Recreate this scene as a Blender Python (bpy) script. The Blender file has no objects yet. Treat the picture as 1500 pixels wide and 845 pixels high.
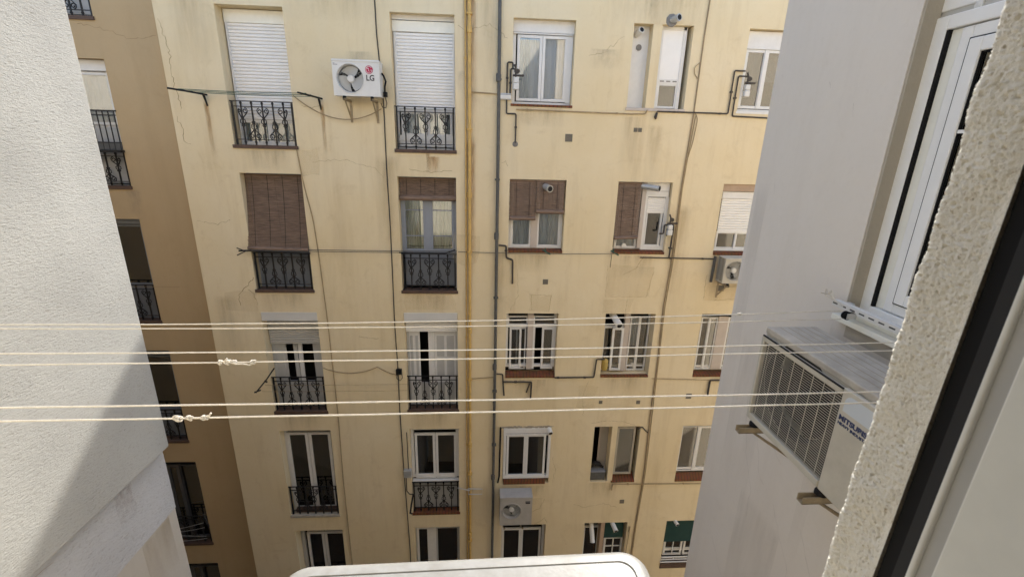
import bpy, bmesh, math, random
from mathutils import Vector, Matrix, noise
random.seed(7)
S = bpy.context.scene
COL = S.collection
rad = math.radians
# ------------------------------------------------------------------ camera
cam = bpy.data.cameras.new("camera")
camo = bpy.data.objects.new("camera", cam); COL.objects.link(camo)
cam.sensor_fit = 'HORIZONTAL'; cam.sensor_width = 36.0; cam.lens = 15.893
cam.clip_start = 0.02; cam.clip_end = 500
RX, RY, RZ = 0.3020847, -0.0682394, 0.0276411
def camrot():
    B = Matrix(((1,0,0),(0,0,-1),(0,1,0)))
    def X(a): c,s=math.cos(a),math.sin(a); return Matrix(((1,0,0),(0,c,-s),(0,s,c)))
    def Y(a): c,s=math.cos(a),math.sin(a); return Matrix(((c,0,s),(0,1,0),(-s,0,c)))
    def Z(a): c,s=math.cos(a),math.sin(a); return Matrix(((c,-s,0),(s,c,0),(0,0,1)))
    return Z(RZ) @ X(RX) @ Y(RY) @ B
_m = camrot()
r_, d_, f_ = _m[0], _m[1], _m[2]
camo.matrix_world = Matrix(((r_[0], -d_[0], -f_[0], 0), (r_[1], -d_[1], -f_[1], 0), (r_[2], -d_[2], -f_[2], 0), (0,0,0,1)))
S.camera = camo
cam.dof.use_dof = True; cam.dof.focus_distance = 4.5; cam.dof.aperture_fstop = 9.0
# ------------------------------------------------------------------ light
SUN = Vector((0.50, 1.0, 0.746)).normalized()          # towards the sun
elev = math.asin(SUN.z); azi = math.atan2(SUN.x, SUN.y)
W = bpy.data.worlds.new("World"); S.world = W; W.use_nodes = True
nt = W.node_tree; bg = nt.nodes['Background']
sky = nt.nodes.new('ShaderNodeTexSky'); sky.sky_type = 'NISHITA'; sky.sun_disc = False
sky.sun_elevation = elev; sky.sun_rotation = azi; sky.air_density = 1.0; sky.dust_density = 1.6; sky.ozone_density = 1.0
nt.links.new(sky.outputs[0], bg.inputs[0]); bg.inputs[1].default_value = 0.15
sl = bpy.data.lights.new("sun", 'SUN'); sl.energy = 2.0; sl.angle = rad(0.8); sl.color = (1.0, 0.955, 0.88)
so = bpy.data.objects.new("sun", sl); COL.objects.link(so)
so.rotation_euler = SUN.to_track_quat('Z', 'Y').to_euler(); so.location = (0, 0, 12)
vs = S.view_settings; vs.view_transform = 'Standard'; vs.look = 'None'; vs.gamma = 1.0; vs.use_curve_mapping = False
vs.exposure = 1.58
S.cycles.max_bounces = 10; S.cycles.diffuse_bounces = 6

# ------------------------------------------------------------------ materials
def mat(name, col, rough=0.7, metal=0.0, spec=0.4, var=0.0, vscale=4.0, dark=None, bump=0.0, bscale=60.0, coord='Object', stretch=None):
    m = bpy.data.materials.new(name); m.use_nodes = True
    N = m.node_tree.nodes; L = m.node_tree.links
    b = N['Principled BSDF']
    b.inputs['Roughness'].default_value = rough; b.inputs['Metallic'].default_value = metal
    b.inputs['Specular IOR Level'].default_value = spec
    tc = N.new('ShaderNodeTexCoord'); src = tc.outputs[coord]
    c4 = (*col, 1)
    if var or dark:
        nz = N.new('ShaderNodeTexNoise'); nz.inputs['Scale'].default_value = vscale; nz.inputs['Detail'].default_value = 7; nz.inputs['Roughness'].default_value = 0.62
        if stretch:
            mp = N.new('ShaderNodeMapping'); mp.inputs['Scale'].default_value = stretch; L.new(src, mp.inputs['Vector']); L.new(mp.outputs[0], nz.inputs['Vector'])
        else: L.new(src, nz.inputs['Vector'])
        rp = N.new('ShaderNodeValToRGB'); rp.color_ramp.elements[0].position = 0.3; rp.color_ramp.elements[1].position = 0.72
        dk = dark or tuple(c*(1-var) for c in col)
        rp.color_ramp.elements[0].color = (*dk, 1); rp.color_ramp.elements[1].color = (*[min(1, c*(1+var*0.5)) for c in col], 1)
        L.new(nz.outputs['Fac'], rp.inputs['Fac']); out = rp.outputs['Color']
        L.new(out, b.inputs['Base Color'])
    else:
        b.inputs['Base Color'].default_value = c4
    if bump:
        n2 = N.new('ShaderNodeTexNoise'); n2.inputs['Scale'].default_value = bscale; n2.inputs['Detail'].default_value = 5
        L.new(src, n2.inputs['Vector'])
        bp = N.new('ShaderNodeBump'); bp.inputs['Strength'].default_value = bump; bp.inputs['Distance'].default_value = 0.01
        L.new(n2.outputs['Fac'], bp.inputs['Height']); L.new(bp.outputs['Normal'], b.inputs['Normal'])
    return m
def plaster(name, col, stain, patch, bump=0.25, streak=0.35, fine=90, dist=0.006):
    """old painted render: large mottling, vertical run-off streaks, pale patches, fine grain"""
    m = bpy.data.materials.new(name); m.use_nodes = True
    N = m.node_tree.nodes; L = m.node_tree.links; b = N['Principled BSDF']
    b.inputs['Roughness'].default_value = 0.9; b.inputs['Specular IOR Level'].default_value = 0.15
    tc = N.new('ShaderNodeTexCoord')
    def nz(scale, detail=6, rough=0.6, mp=None, distort=0):
        n = N.new('ShaderNodeTexNoise'); n.inputs['Scale'].default_value = scale; n.inputs['Detail'].default_value = detail
        n.inputs['Roughness'].default_value = rough; n.inputs['Distortion'].default_value = distort
        if mp:
            k = N.new('ShaderNodeMapping'); k.inputs['Scale'].default_value = mp; L.new(tc.outputs['Object'], k.inputs['Vector']); L.new(k.outputs[0], n.inputs['Vector'])
        else: L.new(tc.outputs['Object'], n.inputs['Vector'])
        return n.outputs['Fac']
    def ramp(f, a, c):
        r = N.new('ShaderNodeMapRange'); r.inputs[1].default_value = a; r.inputs[2].default_value = c; r.clamp = True; L.new(f, r.inputs[0]); return r.outputs[0]
    def mul(f, k):
        r = N.new('ShaderNodeMath'); r.operation = 'MULTIPLY'; L.new(f, r.inputs[0])
        if isinstance(k, float): r.inputs[1].default_value = k
        else: L.new(k, r.inputs[1])
        return r.outputs[0]
    def mix(f, c1, c2):
        x = N.new('ShaderNodeMix'); x.data_type = 'RGBA'; L.new(f, x.inputs[0])
        for i, c in ((6, c1), (7, c2)):
            if isinstance(c, tuple): x.inputs[i].default_value = (*c, 1)
            else: L.new(c, x.inputs[i])
        return x.outputs[2]
    c = mix(mul(ramp(nz(0.55, 8, 0.65), 0.36, 0.66), 0.8), col, patch)
    c = mix(mul(ramp(nz(1.0, 8, 0.7, (2.6, 2.6, 0.28)), 0.50, 0.78), streak), c, stain)
    c = mix(mul(ramp(nz(2.4, 9, 0.72, None, 0.6), 0.56, 0.80), streak), c, stain)
    c = mix(mul(ramp(nz(26, 5, 0.7), 0.56, 0.75), 0.22), c, stain)
    L.new(c, b.inputs['Base Color'])
    bp = N.new('ShaderNodeBump'); bp.inputs['Strength'].default_value = bump; bp.inputs['Distance'].default_value = dist
    L.new(nz(fine, 6, 0.65), bp.inputs['Height'])
    b2 = N.new('ShaderNodeBump'); b2.inputs['Strength'].default_value = 0.25; b2.inputs['Distance'].default_value = 0.05
    L.new(nz(2.2, 4, 0.5), b2.inputs['Height']); L.new(bp.outputs[0], b2.inputs['Normal'])
    L.new(b2.outputs[0], b.inputs['Normal'])
    return m
def decal(name, col, scale=(30, 30, 5), lo=0.45, hi=0.75, strength=0.7):
    """stain sheet: colour with ragged transparency fading at the sheet's edges"""
    m = bpy.data.materials.new(name); m.use_nodes = True
    N = m.node_tree.nodes; L = m.node_tree.links; b = N['Principled BSDF']
    b.inputs['Base Color'].default_value = (*col, 1); b.inputs['Roughness'].default_value = 0.95; b.inputs['Specular IOR Level'].default_value = 0.1
    tc = N.new('ShaderNodeTexCoord'); k = N.new('ShaderNodeMapping'); k.inputs['Scale'].default_value = scale; L.new(tc.outputs['Object'], k.inputs['Vector'])
    n = N.new('ShaderNodeTexNoise'); n.inputs['Scale'].default_value = 1; n.inputs['Detail'].default_value = 6; L.new(k.outputs[0], n.inputs['Vector'])
    r = N.new('ShaderNodeMapRange'); r.inputs[1].default_value = lo - 0.25; r.inputs[2].default_value = hi; L.new(n.outputs['Fac'], r.inputs[0])
    # generated coordinates: fade to the sides and towards the bottom
    sp = N.new('ShaderNodeSeparateXYZ'); L.new(tc.outputs['Generated'], sp.inputs[0])
    def mth(op, a, c=None):
        q = N.new('ShaderNodeMath'); q.operation = op
        for i, v in enumerate((a, c)):
            if v is None: continue
            if isinstance(v, (int, float)): q.inputs[i].default_value = v
            else: L.new(v, q.inputs[i])
        return q.outputs[0]
    sx = mth('SINE', mth('MULTIPLY', sp.outputs['X'], math.pi))
    sz = mth('POWER', sp.outputs['Z'], 0.7); top = mth('MINIMUM', mth('MULTIPLY', mth('SUBTRACT', 1.0, sp.outputs['Z']), 14.0), 1.0)
    a = mth('MULTIPLY', mth('MULTIPLY', mth('MULTIPLY', mth('MULTIPLY', r.outputs[0], sx), sz), top), strength)
    L.new(a, b.inputs['Alpha'])
    return m
def glass(name, tint=(0.9, 0.93, 0.95), refl=0.09):
    m = bpy.data.materials.new(name); m.use_nodes = True
    N = m.node_tree.nodes; L = m.node_tree.links
    for n in list(N):
        if n.type == 'BSDF_PRINCIPLED': N.remove(n)
    t = N.new('ShaderNodeBsdfTransparent'); t.inputs[0].default_value = (*tint, 1)
    g = N.new('ShaderNodeBsdfGlossy'); g.inputs['Roughness'].default_value = 0.015
    fr = N.new('ShaderNodeFresnel'); fr.inputs[0].default_value = 1.5
    ad = N.new('ShaderNodeMath'); ad.operation = 'ADD'; ad.inputs[1].default_value = refl; ad.use_clamp = True; L.new(fr.outputs[0], ad.inputs[0])
    mx = N.new('ShaderNodeMixShader'); L.new(ad.outputs[0], mx.inputs[0]); L.new(t.outputs[0], mx.inputs[1]); L.new(g.outputs[0], mx.inputs[2])
    L.new(mx.outputs[0], N['Material Output'].inputs['Surface'])
    return m
def brick(name):
    m = mat(name, (0.20, 0.075, 0.035), 0.85, bump=0.2, bscale=40)
    N = m.node_tree.nodes; L = m.node_tree.links; b = N['Principled BSDF']
    tc = N.new('ShaderNodeTexCoord'); w = N.new('ShaderNodeTexWave'); w.wave_type = 'BANDS'; w.bands_direction = 'X'
    w.inputs['Scale'].default_value = 4.2; w.inputs['Distortion'].default_value = 0.6; w.inputs['Detail'].default_value = 1
    L.new(tc.outputs['Object'], w.inputs['Vector'])
    r = N.new('ShaderNodeValToRGB'); r.color_ramp.elements[0].position = 0.02; r.color_ramp.elements[1].position = 0.14
    r.color_ramp.elements[0].color = (0.10, 0.05, 0.03, 1); r.color_ramp.elements[1].color = (0.23, 0.085, 0.035, 1)
    L.new(w.outputs['Fac'], r.inputs['Fac'])
    n = N.new('ShaderNodeTexNoise'); n.inputs['Scale'].default_value = 9; L.new(tc.outputs['Object'], n.inputs['Vector'])
    x = N.new('ShaderNodeMix'); x.data_type = 'RGBA'; x.blend_type = 'MULTIPLY'; x.inputs[0].default_value = 0.7
    L.new(r.outputs[0], x.inputs[6]); L.new(n.outputs['Color'], x.inputs[7]); L.new(x.outputs[2], b.inputs['Base Color'])
    return m
M = {}
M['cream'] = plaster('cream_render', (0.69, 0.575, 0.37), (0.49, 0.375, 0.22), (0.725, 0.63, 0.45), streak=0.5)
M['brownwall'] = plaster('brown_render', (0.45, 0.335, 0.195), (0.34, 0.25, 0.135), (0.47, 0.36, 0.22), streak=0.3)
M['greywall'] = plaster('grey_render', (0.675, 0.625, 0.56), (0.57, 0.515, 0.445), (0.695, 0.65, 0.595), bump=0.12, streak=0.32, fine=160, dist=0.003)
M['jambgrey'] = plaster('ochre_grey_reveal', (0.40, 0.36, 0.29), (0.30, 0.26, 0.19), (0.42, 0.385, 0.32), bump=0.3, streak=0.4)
M['lowerwall'] = plaster('old_beige_render', (0.42, 0.385, 0.335), (0.32, 0.28, 0.225), (0.46, 0.425, 0.375), bump=0.3, streak=0.3, fine=60)
M['bouncewall'] = plaster('bounce_cream_render', (0.68, 0.59, 0.45), (0.54, 0.45, 0.32), (0.71, 0.63, 0.49))  # warm cream chosen to bounce light onto the facade
M['ownwall'] = plaster('own_cream_render', (0.76, 0.70, 0.575), (0.62, 0.55, 0.43), (0.78, 0.73, 0.61))
def raked(name, col, dirt, scale=(60, 42, 120), strength=0.8, dist=0.009, rot=0.55, fine=220):
    """coarse scraped plaster: short slanting ridges and pits"""
    m = bpy.data.materials.new(name); m.use_nodes = True
    N = m.node_tree.nodes; L = m.node_tree.links; b = N['Principled BSDF']
    b.inputs['Roughness'].default_value = 0.95; b.inputs['Specular IOR Level'].default_value = 0.1
    tc = N.new('ShaderNodeTexCoord'); k = N.new('ShaderNodeMapping'); k.inputs['Scale'].default_value = scale; k.inputs['Rotation'].default_value = (rot, 0, 0)
    L.new(tc.outputs['Object'], k.inputs['Vector'])
    n = N.new('ShaderNodeTexNoise'); n.inputs['Scale'].default_value = 1; n.inputs['Detail'].default_value = 6; n.inputs['Roughness'].default_value = 0.6; n.inputs['Distortion'].default_value = 0.35
    L.new(k.outputs[0], n.inputs['Vector'])
    n2 = N.new('ShaderNodeTexNoise'); n2.inputs['Scale'].default_value = fine; n2.inputs['Detail'].default_value = 3; L.new(tc.outputs['Object'], n2.inputs['Vector'])
    n3 = N.new('ShaderNodeTexNoise'); n3.inputs['Scale'].default_value = 1.3; n3.inputs['Detail'].default_value = 6; L.new(tc.outputs['Object'], n3.inputs['Vector'])
    r = N.new('ShaderNodeValToRGB'); r.color_ramp.elements[0].position = 0.29; r.color_ramp.elements[1].position = 0.43
    r.color_ramp.elements[0].color = (*dirt, 1); r.color_ramp.elements[1].color = (*col, 1); L.new(n.outputs['Fac'], r.inputs['Fac'])
    r3 = N.new('ShaderNodeMapRange'); r3.inputs[1].default_value = 0.35; r3.inputs[2].default_value = 0.7; r3.inputs[3].default_value = 0.84; r3.inputs[4].default_value = 1.06; L.new(n3.outputs['Fac'], r3.inputs[0])
    x = N.new('ShaderNodeVectorMath'); x.operation = 'SCALE'; L.new(r.outputs[0], x.inputs[0]); L.new(r3.outputs[0], x.inputs['Scale'])
    L.new(x.outputs[0], b.inputs['Base Color'])
    bp = N.new('ShaderNodeBump'); bp.inputs['Strength'].default_value = strength; bp.inputs['Distance'].default_value = dist; L.new(n.outputs['Fac'], bp.inputs['Height'])
    b2 = N.new('ShaderNodeBump'); b2.inputs['Strength'].default_value = 0.3; b2.inputs['Distance'].default_value = 0.004; L.new(n2.outputs['Fac'], b2.inputs['Height']); L.new(bp.outputs[0], b2.inputs['Normal'])
    L.new(b2.outputs[0], b.inputs['Normal'])
    return m
M['whitewall'] = raked('white_raked_plaster', (0.415, 0.412, 0.385), (0.315, 0.31, 0.275))
M['bandwall'] = raked('weathered_band_plaster', (0.46, 0.46, 0.465), (0.36, 0.35, 0.34), scale=(42, 30, 60), strength=0.9)
M['stucco'] = raked('coarse_cream_stucco', (0.93, 0.885, 0.765), (0.52, 0.43, 0.29), scale=(240, 240, 240), strength=0.35, dist=0.003, rot=0.3, fine=620)
M['white'] = mat('white_lacquer', (0.70, 0.695, 0.68), 0.38, var=0.06, vscale=9)
M['cream_white'] = mat('aged_white_plastic', (0.82, 0.81, 0.73), 0.45, var=0.08, vscale=6)
M['acwhite'] = mat('outdoor_unit_enamel', (0.66, 0.655, 0.63), 0.42, var=0.06, vscale=5)
M['acold'] = mat('yellowed_enamel', (0.50, 0.47, 0.40), 0.5, var=0.14, vscale=7, bump=0.05, bscale=80)
M['acclean'] = mat('sunlit_dusty_enamel', (0.315, 0.312, 0.293), 0.42, dark=(0.255, 0.245, 0.215), var=0.06, vscale=28, bump=0.05, bscale=140)
M['acdusty'] = mat('dusty_brown_grey_lid', (0.42, 0.385, 0.33), 0.65, var=0.25, vscale=9, bump=0.05, bscale=90)
M['acgrey'] = mat('shaded_grey_enamel', (0.42, 0.40, 0.37), 0.5, var=0.12, vscale=6)
M['rwhite'] = mat('clean_white_upvc', (0.80, 0.80, 0.79), 0.35, var=0.04, vscale=8)
M['shutter'] = mat('white_shutter_slats', (0.82, 0.81, 0.79), 0.5, var=0.05, vscale=3)
M['shuttergrey'] = mat('grey_shutter_slats', (0.48, 0.47, 0.44), 0.55, var=0.1, vscale=4)
M['box'] = mat('pale_shutter_box', (0.60, 0.59, 0.56), 0.6, var=0.06, vscale=5)
M['iron'] = mat('black_wrought_iron', (0.012, 0.012, 0.013), 0.5, var=0.3, vscale=30)
M['pipe'] = mat('dark_grey_painted_pipe', (0.10, 0.10, 0.095), 0.6, var=0.25, vscale=12)
M['darkpipe'] = mat('dark_brown_gas_tube', (0.06, 0.05, 0.042), 0.6, var=0.3, vscale=14)
M['yellow'] = mat('ochre_gas_pipe_paint', (0.61, 0.40, 0.13), 0.55, var=0.2, vscale=10)
M['cable'] = mat('black_cable', (0.035, 0.03, 0.028), 0.7)
M['beigecable'] = mat('painted_over_cable', (0.38, 0.29, 0.17), 0.8, var=0.25, vscale=8)
M['browncable'] = mat('brown_cable_bundle', (0.33, 0.245, 0.145), 0.8, var=0.25, vscale=8)
M['green'] = mat('green_plastic_line', (0.03, 0.09, 0.06), 0.6)
M['blind'] = mat('brown_wooden_slat', (0.225, 0.155, 0.115), 0.7, var=0.62, vscale=1.0, stretch=(5, 5, 62))
M['greenblind'] = mat('dark_green_canvas', (0.012, 0.045, 0.040), 0.85, var=0.15, vscale=8)
M['greydoor'] = mat('blue_grey_door_paint', (0.19, 0.205, 0.23), 0.55, var=0.1, vscale=5)
M['greyframe'] = mat('blue_grey_frame_paint', (0.26, 0.285, 0.33), 0.5, var=0.08, vscale=6)
M['darkframe'] = mat('dark_grey_frame_paint', (0.075, 0.075, 0.078), 0.6, var=0.1, vscale=5)
M['palepanel'] = mat('pale_grey_panel', (0.46, 0.46, 0.45), 0.55, var=0.07, vscale=5)
M['pinkpost'] = mat('pinkish_mullion_paint', (0.50, 0.44, 0.39), 0.7, var=0.08, vscale=8)
M['glass'] = glass('window_glass', refl=0.12)
M['glassdark'] = glass('dim_window_glass', (0.5, 0.52, 0.53), 0.12)
M['curtain'] = mat('grey_blue_curtain', (0.50, 0.54, 0.56), 0.9, var=0.1, vscale=5)
M['creamcurtain'] = mat('cream_curtain', (0.62, 0.60, 0.40), 0.9, var=0.1, vscale=5)
M['whitecurtain'] = mat('white_net_curtain', (0.70, 0.70, 0.72), 0.9, var=0.06, vscale=5)
M['greyblind'] = mat('grey_pane_film', (0.30, 0.285, 0.255), 0.8, var=0.18, vscale=7)
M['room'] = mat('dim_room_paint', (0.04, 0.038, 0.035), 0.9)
M['dark'] = mat('dark_void', (0.012, 0.012, 0.013), 0.8)
M['rubber'] = mat('black_rubber_seal', (0.008, 0.008, 0.009), 0.7, spec=0.2)
M['brick'] = brick('red_brick_sill')
M['sill'] = mat('dark_brown_tile_sill', (0.10, 0.062, 0.045), 0.7, var=0.3, vscale=14)
M['greysill'] = mat('cement_sill', (0.40, 0.36, 0.29), 0.85, var=0.2, vscale=12)
M['beam'] = mat('tan_lintel_paint', (0.42, 0.31, 0.22), 0.8, var=0.12, vscale=8)
M['flue'] = mat('galvanised_flue', (0.48, 0.48, 0.47), 0.4, metal=0.4, var=0.15, vscale=12)
M['metal'] = mat('zinc_plated_steel', (0.62, 0.62, 0.61), 0.35, metal=0.5, var=0.08, vscale=16)
M['bracket'] = mat('rusty_painted_bracket', (0.36, 0.29, 0.19), 0.7, var=0.3, vscale=18)
M['fan'] = mat('grey_fan_plastic', (0.30, 0.30, 0.29), 0.5)
M['fanlight'] = mat('pale_fan_plastic', (0.46, 0.46, 0.44), 0.5)
M['screen'] = mat('dark_grille_backing', (0.05, 0.045, 0.038), 0.8, var=0.3, vscale=30)
M['red'] = mat('crimson_print', (0.45, 0.012, 0.07), 0.5)
M['ink'] = mat('dark_print', (0.03, 0.03, 0.035), 0.5)
M['blueink'] = mat('navy_print', (0.03, 0.045, 0.12), 0.5)
M['paleblue'] = mat('pale_blue_surface', (0.52, 0.56, 0.60), 0.4)
M['rope'] = mat('cream_cotton_rope', (0.76, 0.71, 0.62), 0.9, var=0.14, vscale=60, bump=0.4, bscale=500)
M['vent'] = mat('grey_vent_grille', (0.16, 0.145, 0.12), 0.7, var=0.2, vscale=40)
M['crack'] = mat('hairline_crack', (0.24, 0.17, 0.085), 0.95)
M['cement'] = mat('grey_cement_patch', (0.22, 0.21, 0.20), 0.95, var=0.2, vscale=30, bump=0.4, bscale=60)
M['ground'] = plaster('courtyard_paving', (0.16, 0.12, 0.08), (0.10, 0.075, 0.05), (0.19, 0.145, 0.10))
M['roof'] = mat('terracotta_roof', (0.30, 0.13, 0.07), 0.85, var=0.3, vscale=6)
M['rust'] = decal('rust_run', (0.34, 0.17, 0.045), (40, 40, 4), strength=0.85)
M['damp'] = decal('damp_run', (0.36, 0.27, 0.145), (11, 11, 1.3), lo=0.5, hi=0.8, strength=0.42)
M['scuff'] = decal('grey_scuff', (0.32, 0.29, 0.25), (14, 14, 7), lo=0.5, hi=0.8, strength=0.4)
M['dust'] = decal('dirt_specks', (0.16, 0.13, 0.09), (55, 55, 55), 0.62, 0.9, 0.8)
M['bottle'] = mat('ochre_metal_bottle', (0.46, 0.33, 0.09), 0.45, var=0.15, vscale=10)

# ------------------------------------------------------------------ mesh tools
WLOC = {}
class MB:
    def __init__(s): s.v = []; s.f = []
    def face(s, pts):
        n = len(s.v); s.v += [Vector(p) for p in pts]; s.f.append(tuple(range(n, n+len(pts))))
    def box(s, x0, x1, y0, y1, z0, z1):
        if x0 > x1: x0, x1 = x1, x0
        if y0 > y1: y0, y1 = y1, y0
        if z0 > z1: z0, z1 = z1, z0
        n = len(s.v)
        s.v += [Vector(p) for p in ((x0,y0,z0),(x1,y0,z0),(x1,y1,z0),(x0,y1,z0),(x0,y0,z1),(x1,y0,z1),(x1,y1,z1),(x0,y1,z1))]
        for q in ((0,3,2,1),(4,5,6,7),(0,1,5,4),(1,2,6,5),(2,3,7,6),(3,0,4,7)): s.f.append(tuple(n+i for i in q))
    def hexa(s, p):                       # 8 points bottom ring then top ring
        n = len(s.v); s.v += [Vector(q) for q in p]
        for q in ((0,3,2,1),(4,5,6,7),(0,1,5,4),(1,2,6,5),(2,3,7,6),(3,0,4,7)): s.f.append(tuple(n+i for i in q))
    def tube(s, pts, r, k=8, closed=False, cap=True):
        pts = [Vector(p) for p in pts]; n0 = len(s.v); m = len(pts)
        prev = None
        for i, p in enumerate(pts):
            if closed: t = pts[(i+1) % m] - pts[i-1]
            else: t = pts[min(i+1, m-1)] - pts[max(i-1, 0)]
            if t.length < 1e-9: t = Vector((0,0,1))
            t.normalize()
            if prev is None:
                a = Vector((0,0,1)) if abs(t.z) < 0.9 else Vector((0,1,0))
                u = t.cross(a).normalized()
            else:
                u = (prev - t*prev.dot(t))
                if u.length < 1e-6: u = t.orthogonal()
                u.normalize()
            prev = u; w = t.cross(u)
            rr = r[i] if isinstance(r, (list, tuple)) else r
            for j in range(k):
                a = 2*math.pi*j/k; s.v.append(p + (u*math.cos(a) + w*math.sin(a))*rr)
        for i in range(m if closed else m-1):
            a = n0 + i*k; b = n0 + ((i+1) % m)*k
            for j in range(k): s.f.append((a+j, a+(j+1) % k, b+(j+1) % k, b+j))
        if cap and not closed:
            s.f.append(tuple(n0+j for j in range(k))[::-1]); s.f.append(tuple(n0+(m-1)*k+j for j in range(k)))
    def ring(s, x0, x1, z0, z1, w, y0, y1, wt=None, wb=None):   # rectangular ring in XZ
        wt = w if wt is None else wt; wb = w if wb is None else wb
        s.box(x0, x0+w, y0, y1, z0, z1); s.box(x1-w, x1, y0, y1, z0, z1)
        s.box(x0+w, x1-w, y0, y1, z1-wt, z1); s.box(x0+w, x1-w, y0, y1, z0, z0+wb)
    def lathe(s, prof, c, axis='Z', k=24):          # prof: (r, h)
        n0 = len(s.v); c = Vector(c)
        for r, h in prof:
            for j in range(k):
                a = 2*math.pi*j/k; x, y = r*math.cos(a), r*math.sin(a)
                s.v.append(c + (Vector((x, y, h)) if axis == 'Z' else Vector((x, h, y)) if axis == 'Y' else Vector((h, x, y))))
        for i in range(len(prof)-1):
            for j in range(k): s.f.append((n0+i*k+j, n0+i*k+(j+1) % k, n0+(i+1)*k+(j+1) % k, n0+(i+1)*k+j))
        s.f.append(tuple(n0+j for j in range(k))); s.f.append(tuple(n0+(len(prof)-1)*k+j for j in range(k)))
    def hole_plate(s, x0, x1, z0, z1, cx, cz, r, y, k=48):
        n0 = len(s.v)
        for j in range(k):
            a = 2*math.pi*j/k; c, d = math.cos(a), math.sin(a)
            s.v.append(Vector((cx+r*c, y, cz+r*d)))
        for j in range(k):
            a = 2*math.pi*j/k; c, d = math.cos(a), math.sin(a)
            t = min(((x1-cx)/c if c > 0 else (x0-cx)/c) if abs(c) > 1e-6 else 1e9, ((z1-cz)/d if d > 0 else (z0-cz)/d) if abs(d) > 1e-6 else 1e9)
            s.v.append(Vector((cx+t*c, y, cz+t*d)))
        for j in range(k):
            q = (j+1) % k; s.f.append((n0+j, n0+q, n0+k+q, n0+k+j))
        for (px, pz) in ((x0,z0),(x1,z0),(x1,z1),(x0,z1)):       # corner triangles
            a = math.atan2(pz-cz, px-cx) % (2*math.pi); j = int(a/(2*math.pi)*k) % k; q = (j+1) % k
            n = len(s.v); s.v.append(Vector((px, y, pz))); s.f.append((n0+k+j, n0+k+q, n))
    def build(s, name, m, parent=None, bevel=0, smooth=False, xf=None, solid=0, seg=2):
        vs = [xf @ v for v in s.v] if xf is not None else s.v
        lo = Vector((min(v.x for v in vs), min(v.y for v in vs), min(v.z for v in vs)))
        hi = Vector((max(v.x for v in vs), max(v.y for v in vs), max(v.z for v in vs)))
        o = Vector(((lo.x+hi.x)/2, (lo.y+hi.y)/2, lo.z))
        me = bpy.data.meshes.new(name); me.from_pydata([v-o for v in vs], [], s.f); me.update()
        if xf is not None and xf.determinant() < 0: me.flip_normals()
        bm = bmesh.new(); bm.from_mesh(me); bmesh.ops.remove_doubles(bm, verts=bm.verts, dist=1e-5) if smooth else None
        bmesh.ops.recalc_face_normals(bm, faces=bm.faces); bm.to_mesh(me); bm.free()
        me.materials.append(M[m] if isinstance(m, str) else m)
        ob = bpy.data.objects.new(name, me); COL.objects.link(ob)
        if smooth:
            for p in me.polygons: p.use_smooth = True
            try: me.set_sharp_from_angle(angle=rad(40))
            except Exception: pass
        if bevel:
            bv = ob.modifiers.new('bevel', 'BEVEL'); bv.width = bevel; bv.segments = seg; bv.limit_method = 'ANGLE'
        return adopt(ob, o, parent)
def adopt(ob, o, parent):
    WLOC[ob.name] = o.copy()
    if parent is not None:
        ob.parent = parent; ob.location = o - WLOC[parent.name]
    else: ob.location = o
    return ob
def thing(name, loc, label, cat, group=None):
    o = bpy.data.objects.new(name, None); COL.objects.link(o); o.empty_display_size = 0.1
    o.location = loc; WLOC[o.name] = Vector(loc)
    return tag(o, label, cat, group)
def tag(o, label, cat, group=None):
    o['label'] = label; o['category'] = cat
    if group: o['group'] = group
    return o
def text(name, body, size, m, parent, xf, sx=1.0, bold=0.0, depth=0.001, align='LEFT'):
    cu = bpy.data.curves.new(name, 'FONT'); cu.body = body; cu.size = size; cu.extrude = depth; cu.offset = bold; cu.align_x = align
    t = bpy.data.objects.new('tmp', cu); COL.objects.link(t); bpy.context.view_layer.update()
    me = bpy.data.meshes.new_from_object(t.evaluated_get(bpy.context.evaluated_depsgraph_get()))
    bpy.data.objects.remove(t)
    b = MB(); b.v = [Vector((v.co.x*sx, -v.co.z, v.co.y)) for v in me.vertices]; b.f = [tuple(p.vertices) for p in me.polygons]
    return b.build(name, m, parent, xf=xf)
def arc(cx, cz, r, a0, a1, y, n=10):
    return [(cx+r*math.cos(a0+(a1-a0)*i/n), y, cz+r*math.sin(a0+(a1-a0)*i/n)) for i in range(n+1)]

# ================================================================== SETTING
D = 9.0; GZ = -14.0
g = MB(); g.face([(-60,-60,GZ),(60,-60,GZ),(60,60,GZ),(-60,60,GZ)])
go = g.build('courtyard_ground', 'ground'); go['kind'] = 'structure'

# ------------------------------------------------------------------ wall with openings
def holed_wall(b, x0, x1, z0, z1, y, holes, depth, maxstep=3.0):
    xs = sorted(set([x0, x1] + [h[0] for h in holes] + [h[1] for h in holes]))
    zs = sorted(set([z0, z1] + [h[2] for h in holes] + [h[3] for h in holes]))
    for i in range(len(xs)-1):
        for j in range(len(zs)-1):
            cx, cz = (xs[i]+xs[i+1])/2, (zs[j]+zs[j+1])/2
            if any(h[0] < cx < h[1] and h[2] < cz < h[3] for h in holes): continue
            b.face([(xs[i],y,zs[j]),(xs[i+1],y,zs[j]),(xs[i+1],y,zs[j+1]),(xs[i],y,zs[j+1])])
    for (a, c, zb, zt) in holes:
        b.face([(a,y,zb),(a,y+depth,zb),(a,y+depth,zt),(a,y,zt)]); b.face([(c,y,zb),(c,y+depth,zb),(c,y+depth,zt),(c,y,zt)])
        b.face([(a,y,zt),(c,y,zt),(c,y+depth,zt),(a,y+depth,zt)]); b.face([(a,y,zb),(c,y,zb),(c,y+depth,zb),(a,y+depth,zb)])

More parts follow.
